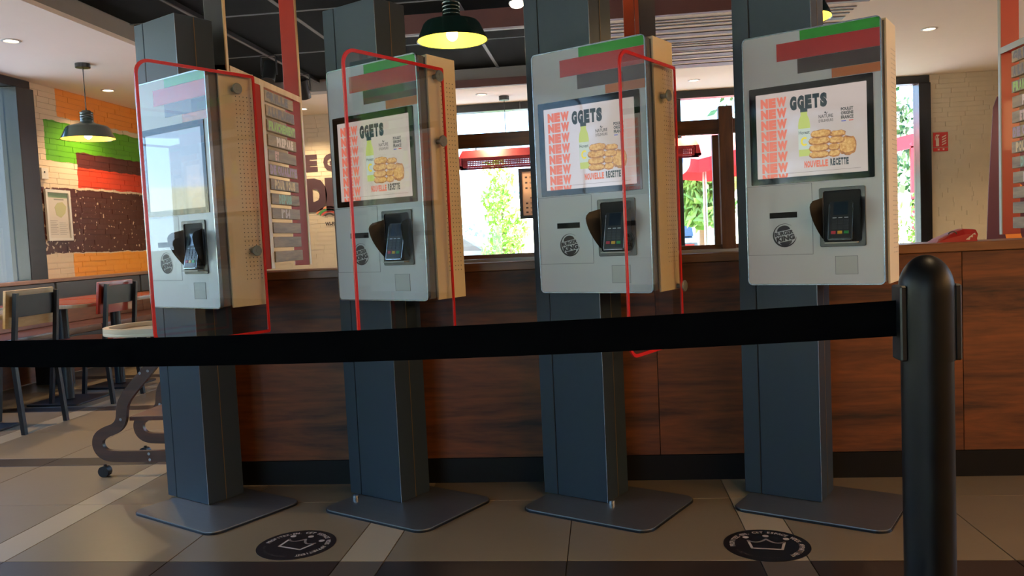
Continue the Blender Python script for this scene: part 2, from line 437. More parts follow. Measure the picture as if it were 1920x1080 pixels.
def build_ceiling():
    c = struct(empty('ceiling', (0, 0, 0)))
    B().box(XL-.25, XR+.25, YF-.25, YB+.25, 2.9, 3.05).obj('roof_slab', M_dark, c)
    YS = 5.98
    wp = B()
    wp.box(XL, XE, YF, YB, ZC, ZC+.03); wp.box(XD, XR, YF, YB, ZC, ZC+.03)
    wp.box(XE, XD, 8.0, YB, ZC, ZC+.03); wp.box(.02, XD, YS, 8.0, ZC, ZC+.03)
    wp.obj('white_plasterboard', M_ceil, c)
    bh = B().box(XE-.02, XE, YF, 8.0, ZC+.03, ZH+.02).box(XE, .02, 8.0, 8.02, ZC+.03, ZH+.02).box(XD, XD+.02, YF, YS, ZC+.03, ZH+.02)
    bh.box(.02, XD, YS, YS+.02, ZC+.03, ZH+.02).box(0, .02, YS, 8.0, ZC+.03, ZH+.02)
    bh.obj('bulkhead', mat('grey_bulkhead_paint', '#8a8278', rough=.85), c)
    B().box(XE, XD, YF, 8.0, ZH+.012, ZH+.03).obj('void_board', M_dark, c)
    gx = [XE]+[-2.14+1.2*i for i in range(4)]+[XD]
    gy = [YF]+[5.65-1.2*i for i in range(8, 0, -1)]+[5.65, 6.85, 8.0]
    cache = {}
    for a, b in zip(gx, gx[1:]):
        for p, q in zip(gy, gy[1:]):
            if q-p < .1 or (a >= 0 and p >= 5.9): continue
            if (b-a) < .1: continue
            k = (round(b-a, 3), round(q-p, 3))
            if k not in cache: cache[k] = B().box(.012, k[0]-.012, .012, k[1]-.012, 0, .012).mesh('ceiling_panel', M_dark)
            o = link('ceiling_panel', cache[k], c); o.location = (a, p, ZH)
    for x in gx[1:-1]:
        B().box(x-.014, x+.014, YF, 8.0 if x < 0 else YS, ZH-.006, ZH+.006).obj('grid_bar', M_tbar, c)
    for y in gy[1:-1]:
        B().box(XE, XD if y < 5.9 else .02, y-.007, y+.007, ZH-.005, ZH+.005).obj('grid_bar', M_tbar, c)
    # brown beams
    struct(B().box(-1.95, XD, YS-.05, YS, ZC-.004, ZH-.01).obj('trim_1', M_maroon))
    struct(B().box(-1.95, .02, 5.98, 6.03, ZC+.0, ZC+.022).obj('trim_2', mat('pale_strip', '#bdbab2', rough=.6)))
    struct(B().box(-1.6, .1, 7.93, 7.98, ZC-.045, ZC+.03).obj('trim_3', M_maroon))
    # hung slats below the white ceiling
    sl = empty('slatted_ceiling_raft', (0, 0, 0), label='raft of dark maroon slats hung under the white ceiling right of centre', cat='ceiling slats')
    for y, wd in [(6.09, .022), (6.17, .022), (6.26, .022), (6.40, .085), (6.57, .085), (6.75, .085), (6.86, .022), (6.93, .022), (7.06, .10),
                  (7.14, .022), (7.21, .022), (7.38, .11), (7.46, .022), (7.62, .12), (7.82, .16)]:
        B().box(.12, 1.85, y-wd/2, y+wd/2, ZC-.007, ZC-.004).obj('slat', mat('dark_slat', '#2a1313', rough=.6), sl)
    for x in (.3, 1.6):
        B().box(x-.01, x+.01, 6.05, 7.9, ZC-.004, ZC).obj('hanger', M_blackm, sl)
build_ceiling()

# ------------------------------------------------------------------ half-height walnut partition
def build_half_wall():
    y0, y1 = 3.385, 3.62
    t = struct(empty('wall_partition', (0, 0, 0)))
    B().box(-1.74, 2.75, y0+.02, y1, 0, .90).obj('core', M_seam, t)
    B().box(-1.74, 2.75, y0-.004, y0+.02, 0, .105).obj('plinth', mat('black_plinth', '#121111', rough=.5, spec=.2), t)
    xs = [-1.74, -.99, .21, 1.41, 2.75]
    for a, b in zip(xs, xs[1:]):
        o = B().box(0, b-a-.003, 0, .02, 0, .793).obj('panel', M_walnut, t); o.location = (a, y0, .107)
    B().box(-1.75, 2.76, y0-.012, y1+.02, .902, .938).obj('ledge', M_walnut_edge, t, bevel=.003, seg=1)
build_half_wall()

# ------------------------------------------------------------------ ordering kiosks
KA = R(-29)
W, ZB, ZT, DP = .478, .818, 1.728, .214
def py(u, v, y=-.0025): return (u, y, v)
def logo_mesh(b, cx, cz, r, y):
    P = lambda u, v: (cx+u*r, y, cz+v*r)
    def tilt(u, v, a=R(10)): return P(u*math.cos(a)-v*math.sin(a), u*math.sin(a)+v*math.cos(a))
    def dome(s, z0, rr, h):
        pts = [(-rr, z0)]+[(-rr*math.cos(math.pi*i/12), z0+s*h*math.sin(math.pi*i/12)) for i in range(1, 12)]+[(rr, z0)]
        b.add([tilt(*q) for q in pts], [tuple(range(len(pts)))])
    dome(1, .42, .56, .42); dome(-1, -.52, .52, .36)
    text_in(b, 'BURGER', -.82, .78, .02, .37, tilt, bold=.05, slant=.02)
    text_in(b, 'KING', -.74, .80, -.47, -.03, tilt, bold=.06, slant=.02)
    n = 40
    for i in range(n):          # crescent that swings round the left side and below
        a0, a1 = R(55+295*i/n), R(55+295*(i+1)/n)
        def wd(k): return .02+.13*max(0, math.sin(math.pi*min(1, (k/n))**1.6))*1.0
        w0, w1 = wd(i), wd(i+1)
        b.add([P(1*math.cos(a0), math.sin(a0)), P(math.cos(a1), math.sin(a1)), P((1-w1)*math.cos(a1), (1-w1)*math.sin(a1)), P((1-w0)*math.cos(a0), (1-w0)*math.sin(a0))], [(0, 1, 2, 3)])
def blob(cx, cz, rx, rz, y, ph, n=18):
    return [(cx+rx*math.cos(2*math.pi*i/n)*(1+.07*math.sin(3*i+ph)), y, cz+rz*math.sin(2*math.pi*i/n)*(1+.06*math.sin(4*i+ph*2))) for i in range(n)]

def kiosk_meshes():
    m = {}
    m['housing'] = B().box(-W+.006, -.006, .012, .05, ZB+.006, ZT-.006).box(-W+.02, -.002, .05, DP-.002, ZB+.01, ZT-.01).mesh('h', M_grey, bevel=.004)
    m['side_cover'] = B().box(0-.002, .006, .052, DP, ZB, ZT+.0).mesh('s', M_cream, bevel=.003)
    m['side_left'] = B().box(-W, -W+.02, .052, DP, ZB, ZT).mesh('s', M_cream, bevel=.003)
    m['top_cover'] = B().box(-W+.01, 0, .052, DP, ZT-.009, ZT-.001).mesh('t', M_cream, bevel=.002)
    m['perforation'] = B()
    for i in range(5):
        for j in range(44):
            y, z = .124+.0172*i, 1.634-.0165*j
            q = [(.0067, y+.0022*math.cos(R(60*k)), z+.0022*math.sin(R(60*k))) for k in range(6)]
            m['perforation'].add(q, [tuple(range(6))])
    m['perforation'] = m['perforation'].mesh('p', M_seam)
    m['front_panel'] = B().prism(rrect(-W+.002, -.002, ZB+.002, ZT-.002, .016), 'y', 0, .012).mesh('f', M_white, bevel=.001, seg=1)
    m['rim'] = B().ring(rrect(-W, 0, ZB, ZT, .018), rrect(-W+.004, -.004, ZB+.004, ZT-.004, .015), 'y', -.0012, .013).mesh('r', M_silver)
    def st(x0, x1, z0, z1, key, col): return B().box(x0, x1, -.0012, .001, z0, z1).mesh('stripe', mat(key, col, rough=.25, coat=.4, var=.03))
    m['stripes'] = [('green colour stripe', st(-.268, -.0045, 1.689, ZT-.005, 'stripe_green', '#2c8a2a')),
                    ('red colour stripe', st(-.351, -.0045, 1.626, 1.6885, 'stripe_red', '#a82a2a')),
                    ('dark brown colour stripe', st(-.278, -.0045, 1.574, 1.6255, 'stripe_brown', '#3a2524')),
                    ('orange colour stripe', st(-.162, -.0045, 1.542, 1.5735, 'stripe_orange', '#b4622c'))]
    m['bezel'] = B().ring(rrect(-.455, -.028, 1.188, 1.540, .004), rrect(-.431, -.049, 1.210, 1.516, .002), 'y', -.003, .002).mesh('b', mat('bezel_glass', '#08090b', rough=.06, var=0, spec=.35))
    m['screen'] = B().box(-.432, -.048, -.001, .001, 1.209, 1.517).mesh('s', mat('screen_light', '#15120f', rough=.07, emit='#c9b8b0', es=.80, var=0, coat=.3))
    m['blank'] = B().box(-.432, -.048, -.001, .001, 1.209, 1.517).mesh('s', mat('screen_blank', '#15120f', rough=.05, emit='#a39688', es=.42, var=0, coat=.6))
    # what the screen shows
    p = lambda u, v: (u, -.0018, v)
    a = B()
    for i in range(8):
        z = 1.499-.0392*i
        caps_in(a, 'NEW', -.414, -.318, z-.0345, z, p, bold=.085, fill=.94)
    a2 = B(); caps_in(a2, 'NOUVELLE', -.262, -.180, 1.238, 1.262, p, bold=.06)
    m['art'] = [('new_lettering', a.mesh('n', glow('art_orange', '#e0705a', .85))), ('nouvelle_lettering', a2.mesh('n', glow('art_salmon', '#e0664a', .8)))]
    for nm, tx, bx, bo in (('headline_lettering', 'GGETS', (-.309, -.178, 1.446, 1.496), .085), ('recette_lettering', 'RECETTE', (-.173, -.111, 1.239, 1.264), .06)):
        m['art'].append((nm, caps_in(B(), tx, *bx, p, bold=bo).mesh('g', glow('art_ink', '#20303a', .5))))
    for tx, bx, bo in (('NATURE', (-.209, -.160, 1.407, 1.419), .01), ("D'ELEVEURS", (-.209, -.160, 1.393, 1.403), .01), ('POULET', (-.134, -.093, 1.425, 1.436), .04), ('ORIGINE', (-.134, -.093, 1.411, 1.4225), .04), ('FRANCE', (-.134, -.093, 1.396, 1.408), .04)):
        m['art'].append(('small_lettering', text_in(B(), tx, *bx, p, bold=bo).mesh('g', glow('art_ink2', '#33343a', .4))))
    m['art'].append(('bird_mark', B().add([p(-.19, 1.425), p(-.182, 1.421), p(-.176, 1.428), p(-.183, 1.4235), p(-.186, 1.431)], [(0, 1, 2, 3, 4)]).mesh('g', glow('art_ink2', '#33343a', .4))))
    m['art'].append(('fine_print_line', B().add([p(-.33, 1.2235), p(-.072, 1.2235), p(-.072, 1.2243), p(-.33, 1.2243)], [(0, 1, 2, 3)]).mesh('g', glow('art_ink2', '#33343a', .4))))
    a = B(); a.add([p(-.133, 1.388), p(-.118, 1.388), p(-.118, 1.391), p(-.133, 1.391)], [(0, 1, 2, 3)])
    m['art'].append(('blue_bar', a.mesh('g', glow('art_blue', '#2c3fb0', .7))))
    a = B(); a.add([p(-.108, 1.388), p(-.094, 1.388), p(-.094, 1.391), p(-.108, 1.391)], [(0, 1, 2, 3)])
    m['art'].append(('red_bar', a.mesh('g', glow('art_red', '#d04030', .7))))
    # bottle: yellow-green body, pale label, dark cap
    bot = [(-.279, 1.28), (-.240, 1.28), (-.2385, 1.39), (-.242, 1.41), (-.248, 1.425), (-.248, 1.436), (-.271, 1.436), (-.271, 1.425), (-.277, 1.41), (-.2805, 1.39)]
    a = B().add([p(*q) for q in bot], [tuple(range(len(bot)))]); m['art'].append(('bottle_picture', a.mesh('b', glow('art_lime', '#c2cf6a', .75))))
    q2 = lambda u, v: (u, -.0021, v)
    a = B().add([q2(-.2805, 1.304), q2(-.2388, 1.304), q2(-.2388, 1.378), q2(-.2805, 1.378)], [(0, 1, 2, 3)]); m['art'].append(('bottle_label_picture', a.mesh('b', glow('art_pale', '#c3cec2', .8))))
    a = B().add([q2(-.272, 1.436), q2(-.247, 1.436), q2(-.247, 1.450), q2(-.272, 1.450)], [(0, 1, 2, 3)])
    q3 = lambda u, v: (u, -.0023, v)
    m['art'].append(('bottle_cap_picture', a.mesh('b', glow('art_ink3', '#2f4149', .5))))
    m['art'].append(('bottle_lettering', text_in(B(), 'Honest', -.2785, -.2408, 1.358, 1.370, q3, bold=.01).mesh('b', glow('art_ink3', '#2f4149', .5))))
    a = B(); n = 14
    for i in range(n):
        a0, a1 = R(50+260*i/n), R(50+260*(i+1)/n)
        a.add([q3(-.259+.0135*math.cos(a0), 1.332+.016*math.sin(a0)), q3(-.259+.0135*math.cos(a1), 1.332+.016*math.sin(a1)), q3(-.259+.007*math.cos(a1), 1.332+.009*math.sin(a1)), q3(-.259+.007*math.cos(a0), 1.332+.009*math.sin(a0))], [(0, 1, 2, 3)])
    m['art'].append(('lemon_picture', a.mesh('b', glow('art_lemon', '#e2cc2c', .85))))
    # nuggets, printed flat, each a blob with a lighter top
    lay = [(-.114, 1.304, .029, .033), (-.158, 1.281, .019, .0125), (-.158, 1.303, .019, .0125), (-.150, 1.326, .027, .0125), (-.146, 1.348, .027, .0115),
           (-.209, 1.281, .035, .0125), (-.209, 1.304, .035, .0135), (-.208, 1.329, .037, .0145), (-.202, 1.353, .035, .0145)]
    nd = speckled_glow('art_nug_dark', '#8a4f1e', '#b8762f'); nl = speckled_glow('art_nug', '#c08236', '#e2b062')
    for i, (cx, cz, rx, rz) in enumerate(lay):
        y = -.0021-.00012*i
        def sq(a, c, kx, kz, yy, ph): return [(a+kx*math.copysign(abs(math.cos(2*math.pi*q/26))**.7, math.cos(2*math.pi*q/26))*(1+.05*math.sin(3*q+ph)), yy, c+kz*math.copysign(abs(math.sin(2*math.pi*q/26))**.8, math.sin(2*math.pi*q/26))*(1+.08*math.sin(2*q+ph))) for q in range(26)]
        m['art'].append(('nugget_picture', B().add(sq(cx, cz, rx, rz, y, i), [tuple(range(26))]).mesh('n', nd)))
        m['art'].append(('nugget_highlight', B().add(sq(cx-.001, cz+.0018, rx*.90, rz*.76, y-.00005, i+1), [tuple(range(26))]).mesh('n', nl)))
    # lower fittings
    m['printer_door'] = B().ring([(-.474, .929), (-.238, .929), (-.238, 1.184), (-.474, 1.184)], [(-.4725, .9302), (-.2392, .9302), (-.2392, 1.183), (-.4725, 1.183)], 'y', -.0006, .001).mesh('d', mat('hairline_gap', '#6a6c6e', rough=.8))
    m['ticket_slot'] = B().box(-.391, -.292, -.0015, .001, 1.0635, 1.084).mesh('t', M_seam)
    lg = B(); logo_mesh(lg, -.338, 1.000, .043, -.0016); m['logo'] = lg.mesh('l', mat('logo_ink', '#251a1a', rough=.5))
    m['scanner_window'] = B().box(-.162, -.089, -.001, .001, .857, .919).mesh('s', mat('scanner_glass', '#c3c6c0', rough=.12))
    m['scanner_frame'] = B().ring([(-.1635, .8555), (-.0875, .8555), (-.0875, .9205), (-.1635, .9205)], [(-.162, .857), (-.089, .857), (-.089, .919), (-.162, .919)], 'y', -.0014, .001).mesh('s', mat('scanner_edge', '#8b8d8c', rough=.5))
    # terminal recess: surround, deep black well, flaps
    m['recess_surround'] = B().ring(rrect(-.213, -.059, .954, 1.162, .006), rrect(-.199, -.073, .972, 1.150, .008), 'y', -.006, .0).mesh('r', mat('black_satin', '#1a1c20', rough=.3), bevel=.001, seg=1)
    m['recess_well'] = B().box(-.199, -.073, -.0005, .001, .972, 1.150).mesh('r', M_seam)
    def flap(x0, x1):
        b = B(); n = 14; top, bot = 1.128, .982; o = []
        for i in range(n+1):
            t = i/n; z = top-(top-bot)*t
            k = min(1, math.sqrt(max(0, 1-(1-min(1, t/.22))**2)))*(1-.0*t) if t < .22 else 1-((t-.22)/.78)**1.7
            o.append((k, z))
        vs = []
        for k, z in o:
            vs += [(x0, -.006, z), (x0+(x1-x0)*k, -.006-.052*k, z)]
        fs = [(2*i, 2*i+1, 2*i+3, 2*i+2) for i in range(n)]
        b.add(vs, fs); b.add([(v[0]+.0025, v[1], v[2]) for v in vs], fs)
        return b.mesh('flap', M_black, smooth=True)
    m['flap_l'] = flap(-.203, -.232); m['flap_r'] = flap(-.078, -.066)
    # payment terminal, tilted back
    T = Matrix.Translation((-.140, -.010, .974)) @ Matrix.Rotation(R(-13), 4, 'X')
    m['shelf'] = B().box(-.190, -.082, -.034, -.001, .966, .970).mesh('s', mat('terminal_shelf', '#9a978f', rough=.3))
    m['body'] = B().box(-.039, .039, -.022, .0, 0, .150, T).mesh('t', mat('terminal_black', '#0c0d0f', rough=.38), bevel=.005)
    m['trim_'] = B().box(-.0412, -.0385, -.020, -.002, .003, .147, T).box(.0385, .0412, -.020, -.002, .003, .147, T).box(-.038, .038, -.0212, -.004, -.002, .001, T).mesh('t', M_silver)
    m['display'] = B().box(-.024, .024, -.0228, -.021, .088, .134, T).mesh('d', mat('terminal_display', '#1e2a38', rough=.1, var=0))
    m['softkeys'] = [B().box(-.026+.0195*i, -.013+.0195*i, -.0232, -.021, .0765, .0795, T).mesh('k', mat('key_white', '#c9ccd0', rough=.4)) for i in range(3)]
    m['keys'] = [B().box(-.027+.019*(i % 3), -.011+.019*(i % 3), -.0232, -.021, .037+.0095*(i//3), .044+.0095*(i//3), T).mesh('k', mat('key_dark', '#23252a', rough=.4)) for i in range(12)]
    m['ckeys'] = [B().box(-.030+.0215*i, -.014+.0215*i, -.0235, -.021, .020, .031, T).mesh('k', mat('key_'+n, c, rough=.4), bevel=.001, seg=1) for i, (n, c) in enumerate((('red', '#b02a3c'), ('yellow', '#cfa326'), ('green', '#12803a')))]
    cw, cd = .287, .17; cx = -W-.046
    m['column'] = B().box(cx, cx+.062, .03, .03+cd, .012, 1.978).box(cx+.0655, cx+cw, .03, .03+cd, .012, 1.978).mesh('c', M_anth, bevel=.0015, seg=1)
    m['column_core'] = B().box(cx+.06, cx+.067, .034, .026+cd, .013, 1.974).mesh('c', M_seam)
    m['edge_trim'] = [B().box(cx+cw-.001, cx+cw+.0012, .03+cd/2-.0015, .03+cd/2+.0015, .012, 1.976).mesh('e', mat('bronze_joint', '#7c6240', rough=.4, metal=.5)),
                      B().box(cx+cw-.0005, cx+cw+.001, .0295, .0315, .012, 1.977).mesh('e', M_silver)]
    plate = rrect(-.505, .027, -.168, .255, .05, n=8)
    m['base_plate'] = B().prism(plate, 'z', .0005, .011).mesh('b', M_steel, bevel=.002)
    m['base_edge'] = B().prism(rrect(-.508, .030, -.171, .258, .052, n=8), 'z', .0002, .007).mesh('b', mat('plate_edge', '#1c2128', rough=.3, metal=.5))
    return m
KM = kiosk_meshes()

def guard(parent, y0, y1, z0, z1, offs, so):
    x = offs; sh = B().prism(rrect(y0, y1, z0, z1, .05, rs=(.008, .055, .055, .008)), 'x', x, x+.004)
    g = sh.obj('guard_panel', M_guard, parent)
    g['label'] = 'clear acrylic privacy guard'
    B().ring(rrect(y0, y1, z0, z1, .05, rs=(.008, .055, .055, .008)), rrect(y0+.011, y1-.009, z0+.011, z1-.011, .05, rs=(.004, .046, .046, .004)), 'x', x-.001, x+.005).obj('red_edge', M_redrim, g)
    for y, z in so:
        B().cyl((.004, y, z), (x+.012, y, z), .009, 12).cyl((x+.004, y, z), (x+.011, y, z), .021, 24).obj('standoff', mat('satin_aluminium', '#8d938f', rough=.35, metal=.6), g, bevel=.0015, seg=1, smooth=True)

def make_kiosk(pos, shift, plate_shift, label, g=None, cap=None, art=True):
    k = empty('ordering_kiosk', (pos[0], pos[1], 0), KA, label, 'kiosk')
    tr = Matrix.Translation((shift, 0, 0)); tp = Matrix.Translation((plate_shift, 0, 0))
    bp = link('base_plate', KM['base_plate'], k, tp); link('plate_edge', KM['base_edge'], bp)
    c = link('column', KM['column'], k, tr); link('column_core', KM['column_core'], c)
    for t in KM['edge_trim']: link('joint_trim', t, c)
    h = link('housing', KM['housing'], k)
    s = link('side_cover', KM['side_cover'], k); tag(link('perforation', KM['perforation'], s), kind='stuff')
    link('side_cover', KM['side_left'], k); link('top_cover', KM['top_cover'], k)
    f = link('front_panel', KM['front_panel'], k); link('rim', KM['rim'], f)
    for lb, me in KM['stripes']: link('colour_stripe', me, f)['label'] = lb
    link('screen_bezel', KM['bezel'], k); sc = link('screen', KM['screen'] if art else KM['blank'], k)
    for nm, me in KM['art'] if art else (): link(nm, me, sc)
    d = link('printer_door', KM['printer_door'], k); link('ticket_slot', KM['ticket_slot'], d); link('logo', KM['logo'], d)
    s = link('scanner_window', KM['scanner_window'], k); link('scanner_frame', KM['scanner_frame'], s)
    r = link('terminal_recess', KM['recess_surround'], k)
    link('well', KM['recess_well'], r); link('privacy_flap', KM['flap_l'], r); link('privacy_flap', KM['flap_r'], r); link('shelf', KM['shelf'], r)
    t = link('payment_terminal', KM['body'], k); link('chrome_trim', KM['trim_'], t); link('display', KM['display'], t)
    for q in KM['softkeys']+KM['keys']: link('key', q, t)
    for q, n in zip(KM['ckeys'], ('red key', 'yellow key', 'green key')): link('key', q, t)['label'] = n
    if g: guard(k, *g)
    if cap:
        B().cyl((cap[0], cap[1], .011), (cap[0], cap[1], .024), .013, 16).obj('anchor_bolt', mat('bolt_chrome', '#b0b4b8', rough=.15, metal=.9), k, smooth=True)
    return k
make_kiosk((-1.4535, 2.952), .02, .06, 'white ordering kiosk with red-edged guard, nearest to the high chair and seating', (-.298, .197, .707, 1.718, .028, [(.113, 1.658), (.156, 1.034)]), art=False)
make_kiosk((-.6455, 2.952), .012, .035, 'white ordering kiosk with red-edged guard, second from the painted brick wall', (-.395, .112, .67, 1.68, .028, [(.085, 1.648), (.088, 1.409)]), cap=(-.44, -.01))
make_kiosk((.176, 2.921), 0, 0, 'white ordering kiosk third from left, its guard edge dipping below the belt', (-.262, .178, .62, 1.632, .028, [(.105, 1.52), (.19, .83)]), cap=(-.222, .035))
make_kiosk((.96, 2.904), 0, 0, 'white ordering kiosk without a red-edged guard, beside the black belt post')

# ------------------------------------------------------------------ belt barrier
def build_barrier():
    bx, by = .402, 1.07
    p = empty('belt_post', (bx, by, 0), 0, 'black retractable-belt barrier post with domed head at the right', 'post')
    B().lathe([(.17, 0), (.17, .008), (.12, .022), (.035, .03)], 40, cap0=True, cap1=True).obj('base', M_blackm, p, smooth=True)
    mp = mat('black_gloss_tube', '#050608', rough=.42, var=.05, spec=.22)
    B().lathe([(.0305, .025), (.0305, .89)], 48, cap0=True, cap1=True).obj('tube', mp, p, smooth=True)
    dome = [(.0325, .862), (.0325, .945)]+[(.0325*math.cos(R(a)), .949+.045*math.sin(R(a))) for a in range(0, 90, 8)]+[(.001, .994)]
    B().lathe(dome, 48, cap0=True).obj('head', mp, p, smooth=True)
    for a in (180, 0):
        c = Matrix.Rotation(R(a), 4, 'Z')
        B().box(.028, .0365, -.016, .016, .862, .957, c).obj('belt_slot', M_black, p, bevel=.002, seg=1)
    bt = empty('barrier_belt', (0, 0, 0), 0, 'long black webbing belt stretched across in front of the kiosks', 'belt')
    b = B(); n = 40; ax, bx_ = bx-.036, -2.0
    vs = []
    for i in range(n+1):
        t = i/n; x = ax+(bx_-ax)*t
        u = (ax-x)/1.42
        y = by+.215*u*u; zt = .938-.0345*u-.012*u*(1-u) if u <= 1 else .9035-.0345*(u-1)
        for dy in (-.0006, .0006):
            for z in (zt-.0455, zt): vs.append((x, y+dy, z))
    fs = []
    for i in range(n):
        a = 4*i
        fs += [(a, a+4, a+5, a+1), (a+2, a+3, a+7, a+6), (a+1, a+5, a+7, a+3), (a, a+2, a+6, a+4)]
    b.add(vs, fs).obj('webbing', mat('black_webbing', '#07080a', rough=1, var=.2, scale=300, spec=.0), bt)
build_barrier()

# ------------------------------------------------------------------ floor stickers
def sticker(cx, cy, rot, label, rr=.137):
    s = empty('floor_sticker', (cx, cy, 0), rot, label, 'sticker', 'round floor stickers')
    B().prism([(rr*math.cos(2*math.pi*i/64), rr*math.sin(2*math.pi*i/64)) for i in range(64)], 'z', .0002, .0012).obj('vinyl_disc', mat('sticker_black', '#171315', rough=.4), s)
    P = lambda u, v: (u*rr, v*rr, .0017)
    b = B(); text_on_arc(b, 'PROFITEZ-EN, CET ESPACE VOUS APPARTIENT', .80, R(195), R(-52), .115, P, bold=.03)
    text_on_arc(B(), 'POUR VOUS 25 MINUTES', .80, R(208), R(290), .06, P, bold=0, wide=.7, inward=True).obj('fine_lettering', mat('sticker_print_dim', '#6a5f58', rough=.6), s)
    b.obj('lettering', mat('sticker_print', '#b5a79c', rough=.6), s)
    c = B()
    top = []
    pk = [(-.42, .22), (0, .36), (.42, .22)]
    outline = [(-.34, -.26), (-.42, .22)]
    outline += [(-.42+.42*t, .22+.14*t-.62*t*(1-t)) for t in [i/8 for i in range(1, 9)]]
    outline += [(.42*t, .36-.14*t-.62*t*(1-t)) for t in [i/8 for i in range(1, 9)]]
    outline += [(.34, -.26)]
    n = len(outline)
    for i in range(n):
        a, d = Vector(outline[i]), Vector(outline[(i+1) % n]); t = (d-a).normalized(); q = Vector((-t.y, t.x))*.03
        c.add([P(*(a+q-t*.02)), P(*(d+q+t*.02)), P(*(d-q+t*.02)), P(*(a-q-t*.02))], [(0, 1, 2, 3)])
    for x, y in ((-.47, .42), (0, .56), (.47, .42)):
        c.add([P(x+.075*math.cos(R(20*i)), y+.075*math.sin(R(20*i))) for i in range(18)], [tuple(range(18))])
    c.obj('crown', mat('sticker_print', '#b5a79c', rough=.6), s)
sticker(-1.105, 2.685, R(-20), 'round black crown sticker on the floor near the two left kiosks')
sticker(.495, 2.665, R(-8), 'round black crown sticker on the floor between the two right kiosks')

# ------------------------------------------------------------------ red slatted dividers with lettered planks
PL = [('GRILLE', '#5a4c44', .04, .80), ('A LA FLAMME', '#62534a', .06, .98), ('FRAICHEMENT', '#9fc24a', .04, .98), ('PREPARE', '#e9d3b8', .28, .88), ('ET', '#e0b49a', .22, .36), ('DE QUALITE', '#b08a9a', .02, .98),
      ('POUR VOUS', '#e3c27c', .12, .86), ('DEPUIS', '#97b894', .24, .70), ('1954', '#d9c7b4', .30, .62), ('', '', 0, 0), ('', '', 0, 0), ('', '', 0, 0)]
def divider(name, x, y0, y1, label, side, ced, nearm):
    """side=+1: the lettered face looks towards +x"""
    d = empty(name, (x, 0, 0), 0, label, 'divider')
    s = -side; z0, z1 = .94, 1.852
    pw = .085
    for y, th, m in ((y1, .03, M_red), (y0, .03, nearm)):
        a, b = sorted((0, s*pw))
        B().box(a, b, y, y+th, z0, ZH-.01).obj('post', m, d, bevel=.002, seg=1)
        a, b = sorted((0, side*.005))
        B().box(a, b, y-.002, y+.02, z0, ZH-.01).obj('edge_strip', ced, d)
    a, b = sorted((0, s*pw))
    B().box(a, b, y0, y1, z1-.02, z1).obj('top_rail', M_red, d)
    a, b = sorted((0, side*.005))
    B().box(a, b, y0+.03, y1, z1-.028, z1+.002).obj('edge_strip', ced, d)
    B().box(a, b, y0+.345, y0+.385, z0, z1-.028).obj('edge_strip', ced, d)
    a, b = sorted((0, side*.003))
    B().box(a, b, y0+.03, y0+.345, z0, z1-.028).obj('side_board', mat('matte_red_board', '#a5301e', rough=.8, var=.08, spec=.1), d)
    L = y1-y0; pm = wood('grey_plank', '#7d6a52', '#b0976f', 'y', 2.5, rough=.6, coat=0)
    for i, (t, c, u0, u1) in enumerate(PL):
        zt = 1.812-.0716*i; zb = zt-.054
        off = side*random.uniform(.006, .011)
        a, b = sorted((-side*.012, off))
        ya, yb = y0+.388, y1-.12
        p = B().box(a, b, ya, yb, zb, zt).obj('plank', pm, d, bevel=.0015, seg=1)
        if t:
            xx = off+side*.0008
            if side > 0: f = lambda u, v: (xx, ya+(yb-ya)*u, v)
            else: f = lambda u, v: (xx, yb-(yb-ya)*u, v)
            caps_in(B(), t, u0, u1, zb+.004, zt-.004, f, bold=.08).obj('lettering', mat('plank_ink_%d' % i, c, rough=.5), p)
    return d
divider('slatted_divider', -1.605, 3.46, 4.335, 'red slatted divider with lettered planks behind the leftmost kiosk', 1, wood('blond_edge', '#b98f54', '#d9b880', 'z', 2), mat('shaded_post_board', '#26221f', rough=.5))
divider('slatted_divider', 1.982, 3.46, 4.30, 'red slatted divider with lettered planks at the right frame edge', -1, mat('pale_edge_band', '#9a9a8c', rough=.4), M_red)
po = empty('ceiling_post', (.19, 3.50, .938), 0, 'orange and brown post rising behind the third kiosk', 'post')
B().box(-.063, -.019, 0, .03, 0, ZH-.95).obj('orange_board', mat('orange_board', '#b8481e', rough=.4), po)
B().box(-.017, 0, -.004, .03, 0, ZH-.95).obj('orange_edge', mat('orange_board', '#b8481e', rough=.4), po)
B().box(.002, .066, -.01, .05, 0, ZH-.95).obj('brown_board', mat('dark_brown_board', '#3c2c20', rough=.5), po)

# timber frame standing on the partition
tf = empty('timber_frame', (0, 3.55, .938), 0, 'brown timber frame standing on the partition, windows behind it', 'frame')
B().box(-.76, .80, 0, .035, .500, .560).obj('top_beam', M_timber, tf, bevel=.002, seg=1)
B().box(-.76, .80, 0, .035, .012, .030).obj('bottom_rail', M_timber, tf)
B().box(-.76, .80, -.03, .05, 0, .011).obj('sill_strip', mat('pale_sill', '#c9c4ba', rough=.35), tf)  # pale colour stands for light on the ledge top
B().box(.508, .566, -.012, .03, .011, .612).obj('post', M_timber_z, tf, bevel=.002, seg=1)
B().box(-.72, -.665, -.012, .03, .011, .612).obj('post', M_timber_z, tf, bevel=.002, seg=1)
B().box(.488, .516, .06, .09, .011, .5).obj('inner_jamb', M_timber_z, tf)
B().box(.5165, .524, .06, .09, .011, .5).obj('inner_jamb', mat('pale_sill', '#c9c4ba', rough=.35), tf)

